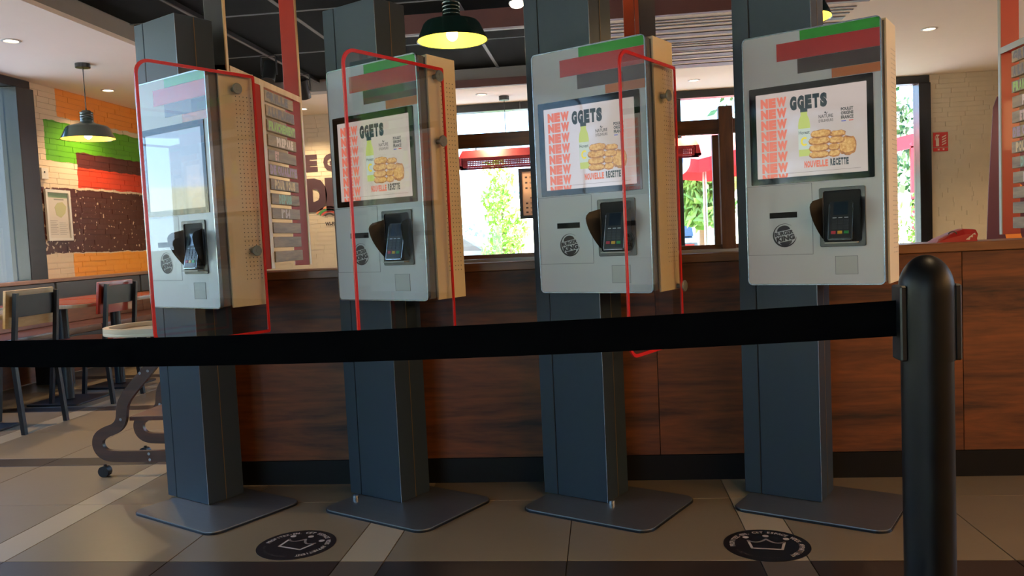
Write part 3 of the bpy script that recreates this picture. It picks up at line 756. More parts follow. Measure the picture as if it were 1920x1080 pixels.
# ------------------------------------------------------------------ lights in the room
def light(name, kind, loc, energy, color, parent=None, size=.1, blend=.5, cone=100, rot=None, shape=None):
    l = D.lights.new(name, kind); l.energy = energy*ROOM_LIGHT; l.color = color
    if kind == 'SPOT': l.spot_size = R(cone); l.spot_blend = blend; l.shadow_soft_size = size
    elif kind == 'POINT': l.shadow_soft_size = size
    else:
        l.size = size
        if shape: l.shape = 'RECTANGLE'; l.size_y = shape
    o = D.objects.new(name, l); COL.objects.link(o); o.location = loc
    if rot: o.rotation_euler = rot
    if parent: o.parent = parent
    return o
WARM = (1, .72, .42)
def pendant(x, y, zr, dia, label, cord_top, power=14, sl=1):
    p = empty('pendant_lamp', (x, y, zr), 0, label, 'lamp', 'enamel pendant lamps')
    r = dia/2
    prof = [(r, 0), (r*.985, .004), (r*.80, .085), (r*.74, .098), (r*.32, .122), (r*.25, .135), (r*.23, .20), (r*.16, .222)]
    B().lathe(prof, 48).obj('shade', mat('dark_green_enamel', '#0f2320', rough=.22, coat=.5), p, smooth=True)
    inn = [(r*.97, .003), (r*.785, .084), (r*.72, .095), (r*.2, .112)]
    B().lathe(inn, 48, cap1=True).obj('shade_lining', mat('yellow_enamel', '#f2cf3a', rough=.5), p, smooth=True)
    b = B()
    for i in range(4): b.lathe([(r*.235, .135+.02*i), (r*.25, .139+.02*i), (r*.25, .146+.02*i), (r*.235, .15+.02*i)], 24)
    b.obj('cooling_rings', mat('dark_green_enamel', '#0f2320'), p, smooth=True)
    B().cyl((0, 0, .22), (0, 0, .245), .008, 10, r1=.004).obj('cord_grip', M_black, p)
    B().cyl((0, 0, .24), (0, 0, cord_top-zr-.03), .0035, 8).obj('cord', M_black, p)
    B().cyl((0, 0, cord_top-zr-.032), (0, 0, cord_top-zr), .055, 24).obj('ceiling_rose', M_blackm, p)
    B().ell((0, 0, .035), (.032, .032, .036), 16, 10).obj('bulb', glow('bulb_glow', '#ffe0a0', 8), p, smooth=True)
    light('lamp_light', 'POINT', (0, 0, -.012), power*.35, WARM, p, .03)
    return p
pendant(-4.0, 6.09, 1.968, .40, 'dark green enamel pendant lamp over the tables by the painted wall', ZC, 16)
pendant(-.757, 4.40, 2.108, .385, 'lit dark green pendant lamp above, between the second and third kiosks', ZH, 16)
pendant(1.02, 4.40, 2.085, .385, 'lit green pendant lamp half hidden behind the tallest right column', ZH, 16)
def downlight(x, y, z, label, power=20, grp='recessed ceiling spots'):
    d = empty('recessed_spot', (x, y, z), 0, label, 'light', grp)
    B().lathe([(.062, 0), (.062, -.006), (.048, -.008), (.045, -.001)], 28).obj('rim', mat('white_spot_rim', '#c9c2b8', rough=.4), d, smooth=True)
    B().lathe([(.045, -.002), (.02, -.0025)], 28, cap1=True).obj('diffuser', glow('spot_glow', '#ffe6c4', 9), d)
    light('lamp_light', 'SPOT', (0, 0, -.02), power, WARM, d, .05, .8, 120)
downlight(-4.0, 5.31, ZC, 'recessed ceiling spot before the hanging lamp, nearest the window', 60)
downlight(-4.44, 7.11, ZC, 'recessed ceiling spot over the painted wall, behind the hanging lamp', 55)
downlight(2.68, 6.99, ZC, 'recessed ceiling spot above the fire sign wall at right', 70)
downlight(-3.21, 8.75, ZC, 'recessed ceiling spot over the brick wall with purple letters', 50)
for x, y, p, lb in ((-3.5, 3.4, 60, 'recessed ceiling spot above the seats at the left, outside the frame'), (4.1, 7.6, 70, 'recessed ceiling spot deep in the right corner, outside the frame'), (3.6, 4.4, 70, 'recessed ceiling spot over the right divider, outside the frame'), (-1.2, 8.6, 50, 'recessed ceiling spot before the window, near the left red lamp'), (1.0, 8.6, 50, 'recessed ceiling spot before the window, near the right red lamp')):
    downlight(x, y, ZC, lb, p)
def added_fill_panels(name, loc, rz, n, label):  # unseen glowing panels, added to throw warm light on the kiosks
    t = empty(name, loc, rz, label, 'screen')
    for i in range(n):
        a = -n*.55+i*1.1
        B().box(a, a+1.08, 0, .05, 0, .64).obj('case', M_frame, t)
        B().box(a+.02, a+1.06, -.003, 0, .02, .62).obj('lit_screen', glow('menu_glow', '#ffc684', 15.0), t)
added_fill_panels('menu_screens', (3.6, YF+.12, 1.82), R(180), 1, 'single lit menu screen behind the camera')
added_fill_panels('menu_screens', (XR-.12, -.2, 1.82), R(-90), 4, 'row of lit menu screens on the right wall out of view')
downlight(.9, 1.2, ZH, 'recessed ceiling spot over the queue, out of view', 22, None)

# track with two spot heads
tk = empty('light_track', (-2.75, 0, ZH), 0, 'black lighting track with spot heads on the dark ceiling, top left', 'light track')
B().box(-.018, .018, 3.6, 7.97, -.035, -.003).obj('rail', M_blackm, tk)
B().box(-.006, .006, 3.6, 7.97, -.037, -.0345).obj('conductor', M_tbar, tk)
for y, a in ((7.55, 30), (6.75, -25)):
    Mx = Matrix.Translation((.0, y, -.17)) @ Matrix.Rotation(R(a), 4, 'X')
    o = B().cyl(Mx @ Vector((0, 0, -.09)), Mx @ Vector((0, 0, .09)), .055, 24).obj('spot_head', M_blackm, tk, bevel=.006, smooth=True)
    B().box(-.07, -.062, y-.012, y+.012, -.19, -.03).box(.062, .07, y-.012, y+.012, -.19, -.03).box(-.07, .07, y-.012, y+.012, -.04, -.03).obj('yoke', M_blackm, o)
sp = empty('spot_lamp', (-.40, 4.4, ZH), 0, 'lit spot lamp hanging at the top of the frame beside the third column', 'light')
B().cyl((0, 0, 0), (0, 0, -.30), .012, 12).cyl((0, 0, -.42), (0, .02, -.29), .045, 24).obj('spot_head', mat('chrome_spot', '#9a9c9e', rough=.2, metal=.8), sp, smooth=True)
B().ell((0, -.002, -.425), (.038, .038, .02), 20, 10).obj('lens', glow('lens_glow', '#fff0d4', 14), sp, smooth=True)

# red perforated pendant lamps at the rear windows
def red_lamp(x, label):
    y = 8.8; p = empty('perforated_lamp', (x, y, 1.80), 0, label, 'lamp', 'red perforated pendant lamps')
    m = mat('red_perforated_metal', '#7d1220', rough=.35, coat=.3)
    h, L, dp = .19, .53, .13
    def tr(y0, k): return [(-L, 0), (L, 0), (L-.06, h), (-L+.06, h)]
    b = B()
    # front and back sheets cut into a lattice low down so daylight shows through
    for sy in (-1, 1):
        yy = sy*dp
        b.add([(-L+.02, yy, .105), (L-.02, yy, .105), (L-.06, yy*.6, h), (-L+.06, yy*.6, h)], [(0, 1, 2, 3)])
        b.add([(-L, yy, 0), (L, yy, 0), (L, yy, .022), (-L, yy, .022)], [(0, 1, 2, 3)])
        for z in (.040, .058, .076, .094):
            b.add([(-L+.06, yy, z-.004), (L-.06, yy, z-.004), (L-.06, yy, z+.004), (-L+.06, yy, z+.004)], [(0, 1, 2, 3)])
        n = 52
        for i in range(n+1):
            xx = -L+.06+(2*L-.12)*i/n
            b.add([(xx-.004, yy, .022), (xx+.004, yy, .022), (xx+.004, yy, .106), (xx-.004, yy, .106)], [(0, 1, 2, 3)])
        for sx in (-1, 1): b.add([(sx*L, yy, 0), (sx*(L-.07), yy, 0), (sx*(L-.07), yy, .106), (sx*(L-.02), yy, .106)], [(0, 1, 2, 3)])
    for sx in (-1, 1): b.add([(sx*L, -dp, 0), (sx*L, dp, 0), (sx*(L-.06), dp*.6, h), (sx*(L-.06), -dp*.6, h)], [(0, 1, 2, 3)])
    b.add([(-L+.06, -dp*.6, h), (L-.06, -dp*.6, h), (L-.06, dp*.6, h), (-L+.06, dp*.6, h)], [(0, 1, 2, 3)])
    b.obj('shade', m, p)
    for sx in (-.33, .33): B().cyl((sx, 0, h), (sx, 0, h+.05), .006, 8).obj('bracket', M_blackm, p)
    B().box(-.36, .36, -.012, .012, h+.045, h+.062).obj('carrier_bar', M_blackm, p)
    B().cyl((0, 0, h+.05), (0, 0, ZC-1.80-.04), .004, 8).obj('cord', M_black, p)
    B().cyl((0, 0, ZC-1.80-.045), (0, 0, ZC-1.80), .055, 24).obj('ceiling_rose', M_blackm, p)
red_lamp(-.985, 'red perforated box lamp before the window between second and third kiosks')
red_lamp(.53, 'red perforated box lamp before the window with the parasol')

# ------------------------------------------------------------------ left seating
def build_bench():
    y0, y1 = 2.2, YB-.06
    b = empty('wall_bench', (XL, 0, 0), 0, 'long wall bench with grey upholstered back under the window and mural', 'bench')
    B().box(.013, .10, y0, y1, .835, .866).obj('top_ledge', wood('ledge_wood', '#6d4c38', '#94705a', 'y', 1.5), b, bevel=.003, seg=1)
    B().box(.013, .055, y0, y1, .02, .835).obj('back_board', M_walnut_y, b)
    up = mat('grey_upholstery', '#3c4044', rough=.6, var=.1)
    y = y1
    while y > y0+.1:
        a = max(y0, y-1.30)
        B().box(.056, .10, a+.012, y-.012, .665, .832).obj('back_cushion', up, b, bevel=.014, smooth=True)
        B().box(.056, .105, a+.004, y-.004, .47, .660).obj('lower_back_panel', M_walnut_y, b, bevel=.004)
        o = B().box(.06, .50, a+.006, y-.006, .415, .468).obj('seat_cushion', mat('brown_seat', '#4e2c26', rough=.3, coat=.3, var=.1), b, bevel=.012, smooth=True)
        y = a
    B().box(.06, .49, y0, y1, .375, .413).obj('seat_board', M_black, b)
    B().box(.42, .445, y0, y1, .335, .362).obj('front_rail', mat('rail_wood', '#7d7266', rough=.4), b)
    for yy in [y0+.1+1.3*i for i in range(6)]:
        B().box(.10, .42, yy, yy+.04, .0, .375).obj('leg_frame', M_black, b)
build_bench()

def table(y, label, top='#a33a1e'):
    t = empty('dining_table', (-3.90, y, 0), 0, label, 'table', 'pedestal tables along the wall bench')
    B().prism(rrect(-.38, .345, -.30, .30, .10, n=8), 'z', .692, .718).obj('table_edge', wood('table_edge', '#8c7a66', '#b09a80', 'y', 2, coat=.4), t, bevel=.004, smooth=True)
    B().prism(rrect(-.372, .337, -.292, .292, .095, n=8), 'z', .7182, .722).obj('table_top', mat('table_red_'+top[1:], top, rough=.22, coat=.5, var=.12), t)
    B().cyl((0, 0, .02), (0, 0, .69), .038, 24).obj('column', mat('table_column', '#2a3338', rough=.35, metal=.3), t, smooth=True)
    B().prism(rrect(-.20, .20, -.20, .20, .03), 'z', .0, .014).obj('base', M_blackm, t, bevel=.003)
    B().box(-.18, .18, -.03, .03, .677, .691).box(-.03, .03, -.18, .18, .677, .691).obj('spider', M_blackm, t)
table(4.52, 'pedestal table at the left frame edge, by the pale-backed chair', '#a08468')
table(5.47, 'red-topped pedestal table between the two chairs')
table(6.11, 'red-topped pedestal table behind the red-backed chair')

def chair(y0, y1, slab, seatm, label, name='dining_chair'):
    """back towards +x, sitter faces the bench; rear legs at x=-3.46"""
    c = empty(name, (-3.46, (y0+y1)/2, 0), 0, label, 'chair')
    h = (y1-y0)/2
    for s in (-1, 1):
        B().bar((.0, s*h, 0), (-.035, s*(h-.005), .44), .026, .026, (0, 1, 0)).bar((-.035, s*(h-.005), .43), (.01, s*(h-.01), .845), .026, .022, (0, 1, 0)).obj('rear_leg', M_blackm, c)
        B().bar((-.47, s*h, 0), (-.42, s*(h-.005), .44), .026, .026, (0, 1, 0)).obj('front_leg', M_blackm, c)
        B().bar((-.03, s*(h-.005), .428), (-.43, s*(h-.005), .428), .02, .02).obj('side_rail', M_blackm, c)
    B().bar((-.035, -h, .428), (-.035, h, .428), .02, .02).bar((-.42, -h, .428), (-.42, h, .428), .02, .02).obj('cross_rail', M_blackm, c)
    B().prism(rrect(-.46, -.0, -h-.01, h+.01, .08, n=6, rs=(.05, .11, .11, .05)), 'z', .442, .458).obj('seat', seatm, c, bevel=.004, smooth=True)
    Tb = Matrix.Translation((-.018, 0, .735)) @ Matrix.Rotation(R(6), 4, 'Y')
    B().box(.002, .006, -h+.012, h-.012, -.035, .095, Tb).obj('back_plate', M_blackm, c)
    B().box(-.034, -.016, -h-.03, h+.01, -.10, .125, Tb).obj('backrest', slab, c, bevel=.004, seg=2, smooth=True)
    bb = B()
    for yy in (-h+.035, h-.035):
        for zz in (-.01, .07): bb.add([(Tb @ Vector((.0065, yy+.003*math.cos(R(60*k)), zz+.003*math.sin(R(60*k))))) for k in range(6)], [tuple(range(6))])
    bb.obj('rivets', M_silver, c)
red_l = mat('red_chair_lacquer', '#98301f', rough=.3, coat=.3, var=.08)
chair(4.43, 4.81, M_blond, M_blond, 'black-framed chair with blond wooden back at the left edge')
chair(5.32, 5.69, red_l, red_l, 'black-framed chair with red back behind the high chair')

def high_chair():
    F, px = 1, None
    h = empty('high_chair', (-2.2, 3.6, 0), 0, "dark wooden toddler high chair with cream tray, left of the first kiosk", 'high chair')
    m = wood('dark_beech', '#38231a', '#55382a', 'x', 2, rough=.4)
    # side profile: centre line in x,z of the frame standing on the castor
    path = [(-2.03, .60), (-2.07, .555), (-2.143, .477), (-2.196, .424), (-2.25, .362), (-2.262, .313), (-2.267, .266), (-2.298, .231), (-2.354, .215), (-2.388, .191),
            (-2.396, .158), (-2.383, .124), (-2.350, .102), (-2.288, .098), (-2.15, .097), (-2.0, .096), (-1.80, .096)]
    path = [(a+2.2, b) for a, b in path]
    # smooth (Chaikin)
    for _ in range(2):
        q = [path[0]]
        for a, b in zip(path, path[1:]): q += [(a[0]*.75+b[0]*.25, a[1]*.75+b[1]*.25), (a[0]*.25+b[0]*.75, a[1]*.25+b[1]*.75)]
        path = q+[path[-1]]
    wd = .026
    L, Rr = [], []
    for i, p in enumerate(path):
        a = Vector(path[max(0, i-1)]); b = Vector(path[min(len(path)-1, i+1)]); t = (b-a).normalized(); n = Vector((-t.y, t.x))*wd
        L.append((p[0]+n.x, p[1]+n.y)); Rr.append((p[0]-n.x, p[1]-n.y))
    for yy in (-.07, .27):
        b = B(); n = len(path)
        for i in range(n-1):
            quad = [L[i], L[i+1], Rr[i+1], Rr[i]]
            vs = [(u, yy, v) for u, v in quad]+[(u, yy+.022, v) for u, v in quad]
            b.add(vs, [(0, 1, 2, 3), (7, 6, 5, 4), (0, 4, 5, 1), (3, 2, 6, 7)])
        o = b.obj('side_frame', m, h)
        sc = B()
        for u, v in ((.085, .50), (.045, .49), (-.067, .275), (.060, .110), (.063, .082)):
            sc.cyl((u, yy-.002, v), (u, yy+.001, v), .007, 12)
        sc.obj('screws', M_silver, o)
        for u in (-.17, .36):
            w = B().cyl((u-.006, yy+.0, .026), (u-.006, yy+.034, .026), .026, 20).obj('castor', M_black, h, smooth=True)
            B().cyl((u, yy+.012, .035), (u, yy+.012, .060), .007, 10).obj('castor_stem', M_black, w)
    B().box(-.04, .34, -.045, .27, .262, .282).obj('foot_board', wood('foot_board', '#4a2318', '#70402a', 'x', 2), h, bevel=.003)
    B().box(.10, .42, -.045, .27, .52, .54).obj('seat', m, h, bevel=.003)
    # tray with raised lip
    mt = mat('cream_tray_plastic', '#cfc0a4', rough=.3, coat=.3)
    out = rrect(-.205, .27, -.10, .38, .2, n=10, rs=(.06, .22, .22, .06)); inn = rrect(-.18, .25, -.075, .355, .2, n=10, rs=(.04, .20, .20, .04))
    tr = B().prism(out, 'z', .662, .676).obj('tray', mt, h, bevel=.004, smooth=True)
    B().ring(out, inn, 'z', .676, .698).obj('tray_lip', mt, tr, smooth=True)
    B().box(.05, .08, -.05, -.02, .54, .664).box(.05, .08, .26, .29, .54, .664).obj('tray_bracket', m, h)
high_chair()

# things on the left wall
fr = empty('framed_map', (XL+.012, 0, 0), 0, 'white-framed map poster on the painted wall beside the window', 'poster')
B().ring([(6.60, 1.195), (6.93, 1.195), (6.93, 1.645), (6.60, 1.645)], [(6.625, 1.22), (6.905, 1.22), (6.905, 1.62), (6.625, 1.62)], 'x', 0, .02).obj('frame', mat('white_poster_frame', '#c6c2b8', rough=.4), fr)
ms = B().box(0, .006, 6.625, 6.905, 1.22, 1.62).obj('sheet', mat('poster_paper', '#bfb8ac', rough=.3), fr)
B().box(.006, .0065, 6.628, 6.902, 1.575, 1.618).obj('green_band', mat('poster_green', '#7f9a78', rough=.4), ms)
B().prism(blob(6.79, 1.48, .075, .07, 0, 1)and[(6.74, 1.42), (6.80, 1.40), (6.86, 1.44), (6.88, 1.50), (6.83, 1.54), (6.76, 1.53), (6.72, 1.49)], 'x', .006, .0066).obj('map_area', mat('poster_olive', '#a8a67a', rough=.4), ms)
b = B()
for i in range(9): b.box(.006, .0066, 6.65, 6.73 if i % 2 else 6.75, 1.25+.015*i, 1.2535+.015*i)
for i in range(7): b.box(.006, .0066, 6.77, 6.88 if i % 2 else 6.86, 1.25+.017*i, 1.2535+.017*i)
b.box(.006, .0066, 6.72, 6.85, 1.555, 1.566)
b.obj('printed_lines', mat('poster_ink', '#84847e', rough=.5), ms)
th = empty('wall_thermostat', (XL+.012, 6.60, 1.75), 0, 'small white thermostat box on the wall above the map', 'thermostat')
B().box(0, .025, -.035, .05, -.02, .075).obj('case', mat('white_plastic', '#c8c2b4', rough=.4), th, bevel=.003)
B().cyl((.025, .0, .04), (.028, .0, .04), .008, 16).obj('dial', M_black, th)

# lettering and wi-fi sign on the rear brick wall
ink = mat('aubergine_paint', '#41282f', rough=.6)
lt = tag(text_in(text_in(text_in(B(), 'LE', -3.54, -3.235, 1.905, 2.10, lambda u, v: (u, YB-.013, v), bold=.07), 'GOUT', -3.165, -2.60, 1.905, 2.10, lambda u, v: (u, YB-.013, v), bold=.07), 'DEPUIS', -3.40, -2.36, 1.43, 1.83, lambda u, v: (u, YB-.013, v), bold=.09)
         .obj('painted_lettering', ink), 'large aubergine capital letters painted on the rear brick wall', 'lettering')
wf = empty('wifi_sign', (-3.13, YB-.013, 1.385), 0, 'coloured wifi arc sign painted on the rear brick wall', 'sign')
for r, c, nm in ((.175, '#d58a5c', 'orange'), (.14, '#3f8f3a', 'green'), (.105, '#c04a3c', 'red'), (.07, '#3a2a2a', 'dark')):
    b = B(); n = 14
    for i in range(n):
        a0, a1 = R(25+130*i/n), R(25+130*(i+1)/n)
        b.add([(q*math.cos(a), 0, q*.75*math.sin(a)-.02) for q, a in ((r, a0), (r, a1), (r-.022, a1), (r-.022, a0))], [(0, 1, 2, 3)])
    b.obj('arc', mat('wifi_'+nm, c, rough=.6), wf)['label'] = nm+' arc'
text_in(B(), 'WI-FI', -.055, .055, -.115, -.07, lambda u, v: (u, 0, v), bold=.03).obj('lettering', mat('wifi_ink', '#2a2024'), wf)

# right-hand rear wall: fire sign, beach flag, red bag on ledge
fs = empty('fire_extinguisher_sign', (3.62, YB-.013, 1.84), 0, 'red square fire extinguisher sign on the right rear brick wall', 'sign')
rs = mat('sign_red', '#b3201c', rough=.4); ws = mat('sign_white', '#d8c8b4', rough=.5)
B().box(-.075, .075, -.004, 0, -.055, .10).box(-.075, .075, -.004, 0, -.10, -.062).obj('plate', rs, fs)
b = B()
Q = lambda u, v: (u, -.0045, v)
b.add([Q(-.048, -.045), Q(-.016, -.045), Q(-.016, .04), Q(-.048, .04)], [(0, 1, 2, 3)]).add([Q(-.04, .043), Q(-.024, .043), Q(-.024, .06), Q(-.04, .06)], [(0, 1, 2, 3)])
b.add([Q(-.05, .062), Q(-.016, .062), Q(-.01, .075), Q(-.045, .078)], [(0, 1, 2, 3)]).add([Q(-.058, .02), Q(-.052, .02), Q(-.048, .06), Q(-.056, .062)], [(0, 1, 2, 3)])
for i in range(4): b.add([Q(.012, -.04+.026*i), Q(.055, -.02+.026*i), Q(.058, -.006+.026*i), Q(.014, -.026+.026*i)], [(0, 1, 2, 3)])
for u in (-.03, .02): b.add([Q(u, -.09), Q(u+.018, -.09), Q(u+.018, -.072), Q(u, -.072)], [(0, 1, 2, 3)])
b.obj('pictogram', ws, fs)
fl = empty('beach_flag', (3.60, 8.0, 0), 0, 'tall purple beach flag behind the right red divider', 'flag')
pts = [(-.07, .30), (-.05, .85), (-.03, 1.3), (-.005, 1.7), (.015, 2.02), (.05, 2.12), (.14, 2.10), (.24, 1.9), (.30, 1.5), (.32, .9), (.30, .30)]
B().prism(pts, 'y', -.004, .004).obj('banner', mat('purple_banner', '#431a2c', rough=.7), fl)
B().prism([(.10, 1.15), (.16, 1.1), (.24, 1.2), (.26, 1.3), (.18, 1.35), (.12, 1.28)], 'y', -.006, -.004).prism([(.09, .95), (.14, .70), (.26, .8), (.2, 1.0)], 'y', -.006, -.004).obj('orange_print', mat('banner_orange', '#c8742c', rough=.6), fl)
B().cyl((.33, 0, 0), (.33, 0, 2.14), .012, 12).obj('pole', M_silver, fl)
B().lathe([(.22, 0), (.22, .02), (.02, .04)], 24, c=(.15, 0, 0), cap0=True, cap1=True).obj('foot', M_blackm, fl)
bg = empty('red_bag', (1.42, 3.50, .938), 0, 'flattened red bag lying on the partition ledge', 'bag')
prof = [(-.08, 0), (-.065, .014), (.0, .042), (.03, .052), (.078, .048), (.074, .02), (.076, 0)]
b = B(); n = len(prof)
rows = [(-.05, .55), (-.03, .95), (.0, 1), (.04, .95), (.06, .5)]
vs = [(u, y, v*k) for y, k in rows for u, v in prof]
fs = [(r*n+i, r*n+i+1, (r+1)*n+i+1, (r+1)*n+i) for r in range(len(rows)-1) for i in range(n-1)]+[tuple(range(n)), tuple(range((len(rows)-1)*n, len(rows)*n))]
b.add(vs, fs).obj('cloth', mat('red_nylon', '#a81f1c', rough=.45, bump=.3, scale=12), bg)
b = B()
for i in range(8):
    a0, a1 = R(20*i+10), R(20*i+30)
    b.bar((-.02+.016*math.cos(a0), -.052, .03+.012*math.sin(a0)), (-.02+.016*math.cos(a1), -.052, .03+.012*math.sin(a1)), .004, .004)
b.obj('handle', M_black, bg)
b = B()
for i in range(3): b.add([(.03+.012*i, -.052, .008+.01*i), (.045+.012*i, -.052, .006+.01*i), (.05+.008*i, -.051, .022+.006*i)], [(0, 1, 2)])
b.obj('print', ws, bg)

# menu board before the rear window
mb = empty('menu_board', (0, YB-.05, 0), 0, 'black-framed cream menu board at the window, partly behind the third kiosk', 'sign')
MX0, MX1, MZ0, MZ1 = -.90, -.35, 1.24, 1.80
B().ring([(MX0, MZ0), (MX1, MZ0), (MX1, MZ1), (MX0, MZ1)], [(MX0+.035, MZ0+.035), (MX1-.035, MZ0+.035), (MX1-.035, MZ1-.035), (MX0+.035, MZ1-.035)], 'y', -.02, .02).obj('frame', M_frame, mb)
ms = B().box(MX0+.035, MX1-.035, -.005, .005, MZ0+.035, MZ1-.035).obj('sheet', mat('menu_paper', '#e0b898', rough=.5), mb)
b = B()
for i, z in enumerate((1.70, 1.64, 1.58, 1.47, 1.41, 1.36, 1.31)):
    if i != 3: b.box(MX0+.07, MX0+.095, -.007, -.005, z-.008, z+.010)
    b.box(MX0+.12, MX0+.30, -.007, -.005, z, z+.006).box(MX0+.12, MX0+.24, -.007, -.005, z-.01, z-.006)
b.obj('printed_lines', mat('menu_ink', '#4a342c'), ms)
for x in (MX0+.05, MX1-.05): B().cyl((x, 0, MZ1), (x, 0, ZC), .002, 6).obj('hanging_wire', M_silver, mb)

# ------------------------------------------------------------------ outdoors
def outside():
    g = struct(B().box(-90, 90, -90, 130, -.45, -.16).obj('ground', mat('pale_asphalt', '#d0ccc4', rough=.9, var=.1, scale=.6)))
    leafm = mat('leaf_green', '#7fa856', rough=.6, var=.35, scale=9); leafd = mat('leaf_dark', '#33591f', rough=.6, var=.35, scale=9); leafy = mat('leaf_fresh', '#86b23a', rough=.6, var=.3, scale=9)
    bark = mat('bark', '#6a5440', rough=.9, var=.2)
    def foliage(blobs, n, size, m, parent, name='foliage', seed=1):
        rnd = random.Random(seed); b = B()
        tot = sum(r[0]*r[1]*r[2] for _, r in blobs)
        for c, r in blobs:
            k = max(8, int(n*r[0]*r[1]*r[2]/tot))
            for _ in range(k):
                d = Vector((rnd.gauss(0, 1), rnd.gauss(0, 1), rnd.gauss(0, 1))).normalized()*(rnd.random()**.3)
                p = Vector((c[0]+d.x*r[0], c[1]+d.y*r[1], c[2]+d.z*r[2]))
                u = Vector((rnd.gauss(0, 1), rnd.gauss(0, 1), rnd.gauss(0, 1))).normalized(); v = u.orthogonal().normalized(); s = size*rnd.uniform(.6, 1.3)
                b.add([p-u*s, p-v*s*.5, p+u*s, p+v*s*.5], [(0, 1, 2, 3)])
        return b.obj(name, m, parent)
    def tree(x, y, h, r, m, label, seed, stake=False, slim=False, z=-.16):
        t = empty('slim_tree' if slim else 'broadleaf_tree', (x, y, z), 0, label, 'tree')
        B().cyl((0, 0, 0), (0, 0, h*.55), .03*h/3 if slim else .12, 10, r1=.02 if slim else .07).obj('trunk', bark, t)
        rnd = random.Random(seed)
        if slim: bl = [((rnd.uniform(-.15, .15), rnd.uniform(-.1, .1), h*(.34+.1*i)), (r*(1-.1*i), r*(1-.1*i), h*.08)) for i in range(6)]
        else: bl = [((rnd.uniform(-r, r)*.6, rnd.uniform(-r, r)*.5, h*.6+rnd.uniform(-.3, .35)*h*.6), (r*.55, r*.55, r*.45)) for _ in range(9)]
        foliage(bl, 1500 if slim else 2600, .055 if slim else .16, m, t, seed=seed)
        if stake:
            for s in (-.12, .12): B().cyl((s, 0, 0), (s, 0, 1.15), .025, 8).obj('stake', mat('stake_wood', '#9c8a70'), t)
        return t
    # hillside behind the rear windows and the left windows
    def hill(name, f, nx, ny, m, label):
        b = B(); vs = [f(i/nx, j/ny) for j in range(ny+1) for i in range(nx+1)]
        fs = [(j*(nx+1)+i, j*(nx+1)+i+1, (j+1)*(nx+1)+i+1, (j+1)*(nx+1)+i) for j in range(ny) for i in range(nx)]
        o = b.add(vs, fs).obj(name, m, smooth=True); struct(o); return o
    gm = mat('dry_grass', '#c4c29a', rough=.95, var=.25, scale=.5)
    hill('trim_4', lambda u, v: (-60+150*u, 44+40*v, -.2+5.5*v**.8+.5*math.sin(9*u+3*v)*v), 30, 10, gm, '')
    hill('trim_5', lambda u, v: (-26-40*v, -70+125*u, -.2+5.5*v**.7+.8*math.sin(11*u+2*v)*v), 30, 10, gm, '')
    rnd = random.Random(3)
    hl = empty('hillside_shrubs', (0, 0, 0), 0, 'shrubs and trees scattered over the sunlit hillside outside', 'shrubs'); hl['kind'] = 'stuff'
    bl = []
    for _ in range(34):
        u, v = rnd.random(), rnd.random(); bl.append(((-40+110*u, 44+34*v, 5.2*v**.8+.5), (rnd.uniform(.8, 2.2), 1.6, rnd.uniform(.5, 1.2))))
    fo = foliage(bl, 9000, .22, mat('leaf_bluish', '#8fb0a0', rough=.6, var=.3, scale=3), hl, seed=5); fo['kind'] = 'stuff'
    tree(-1.75, 14.5, 3.0, .42, leafy, 'slim young staked tree outside the window beside the second kiosk', 11, stake=True, slim=True)
    bs = empty('low_bush', (-2.2, 15, -.16), 0, 'low green bush at the foot of the young tree', 'bush')
    foliage([((-.5, 0, .35), (.5, .4, .35)), ((.3, 0, .3), (.5, .4, .35)), ((1.1, .3, .5), (.45, .4, .5))], 1300, .05, leafm, bs, seed=8)
    # blue banner panel and white box
    bp = empty('blue_panel', (-.95, 16.5, -.16), 0, 'blue slanted panel outside, behind the young tree', 'panel')
    B().prism([(-.30, 0), (.45, 0), (.12, 2.05), (-.34, 2.05)], 'y', 0, .05).obj('sheet', mat('blue_sheet', '#1a5fb8', rough=.5), bp)
    B().prism([(-.22, 1.75), (.0, 1.75), (.0, 1.85), (-.22, 1.85)], 'y', -.004, 0).obj('print', mat('white_print', '#e0e0e0'), bp)
    B().cyl((-.25, .06, 0), (-.25, .06, 2.0), .03, 8).obj('post', M_steel, bp)
    wb = empty('white_cabinet', (-1.0, 14.0, -.16), 0, 'white roadside cabinet outside below the blue panel', 'cabinet')
    B().box(-.18, .18, 0, .3, 0, .95).obj('body', mat('white_cabinet', '#d8d8d4', rough=.6), wb, bevel=.01)
    B().box(-.15, .15, -.008, 0, .06, .88).obj('door', mat('white_cabinet2', '#cfcfca', rough=.6), wb)
    # cars
    def car(x, y, rz, colr, label, sc=1):
        c = empty('parked_car', (x, y, -.16), rz, label, 'car'); c.scale = (sc,)*3
        pm = mat('car_'+colr[1:], colr, rough=.25, coat=.6, metal=.3)
        side = [(-2.1, .28), (2.05, .28), (2.1, .62), (1.95, .82), (1.1, .92), (.45, 1.38), (-1.0, 1.42), (-1.75, 1.0), (-2.1, .92)]
        B().prism(side, 'y', -.82, .82).obj('body', pm, c, bevel=.06, smooth=True)
        gl = [(-1.55, .98), (.95, .95), (.42, 1.30), (-.95, 1.34)]
        B().prism(gl, 'y', -.828, .828).obj('side_glass', mat('car_glass', '#1a2228', rough=.1), c)
        B().add([(1.08, -.7, .95), (1.08, .7, .95), (.50, .62, 1.34), (.50, -.62, 1.34)], [(0, 1, 2, 3)]).add([(-1.72, -.7, 1.05), (-1.72, .7, 1.05), (-1.08, .62, 1.38), (-1.08, -.62, 1.38)], [(0, 1, 2, 3)]).obj('windscreens', mat('car_glass', '#1a2228'), c)
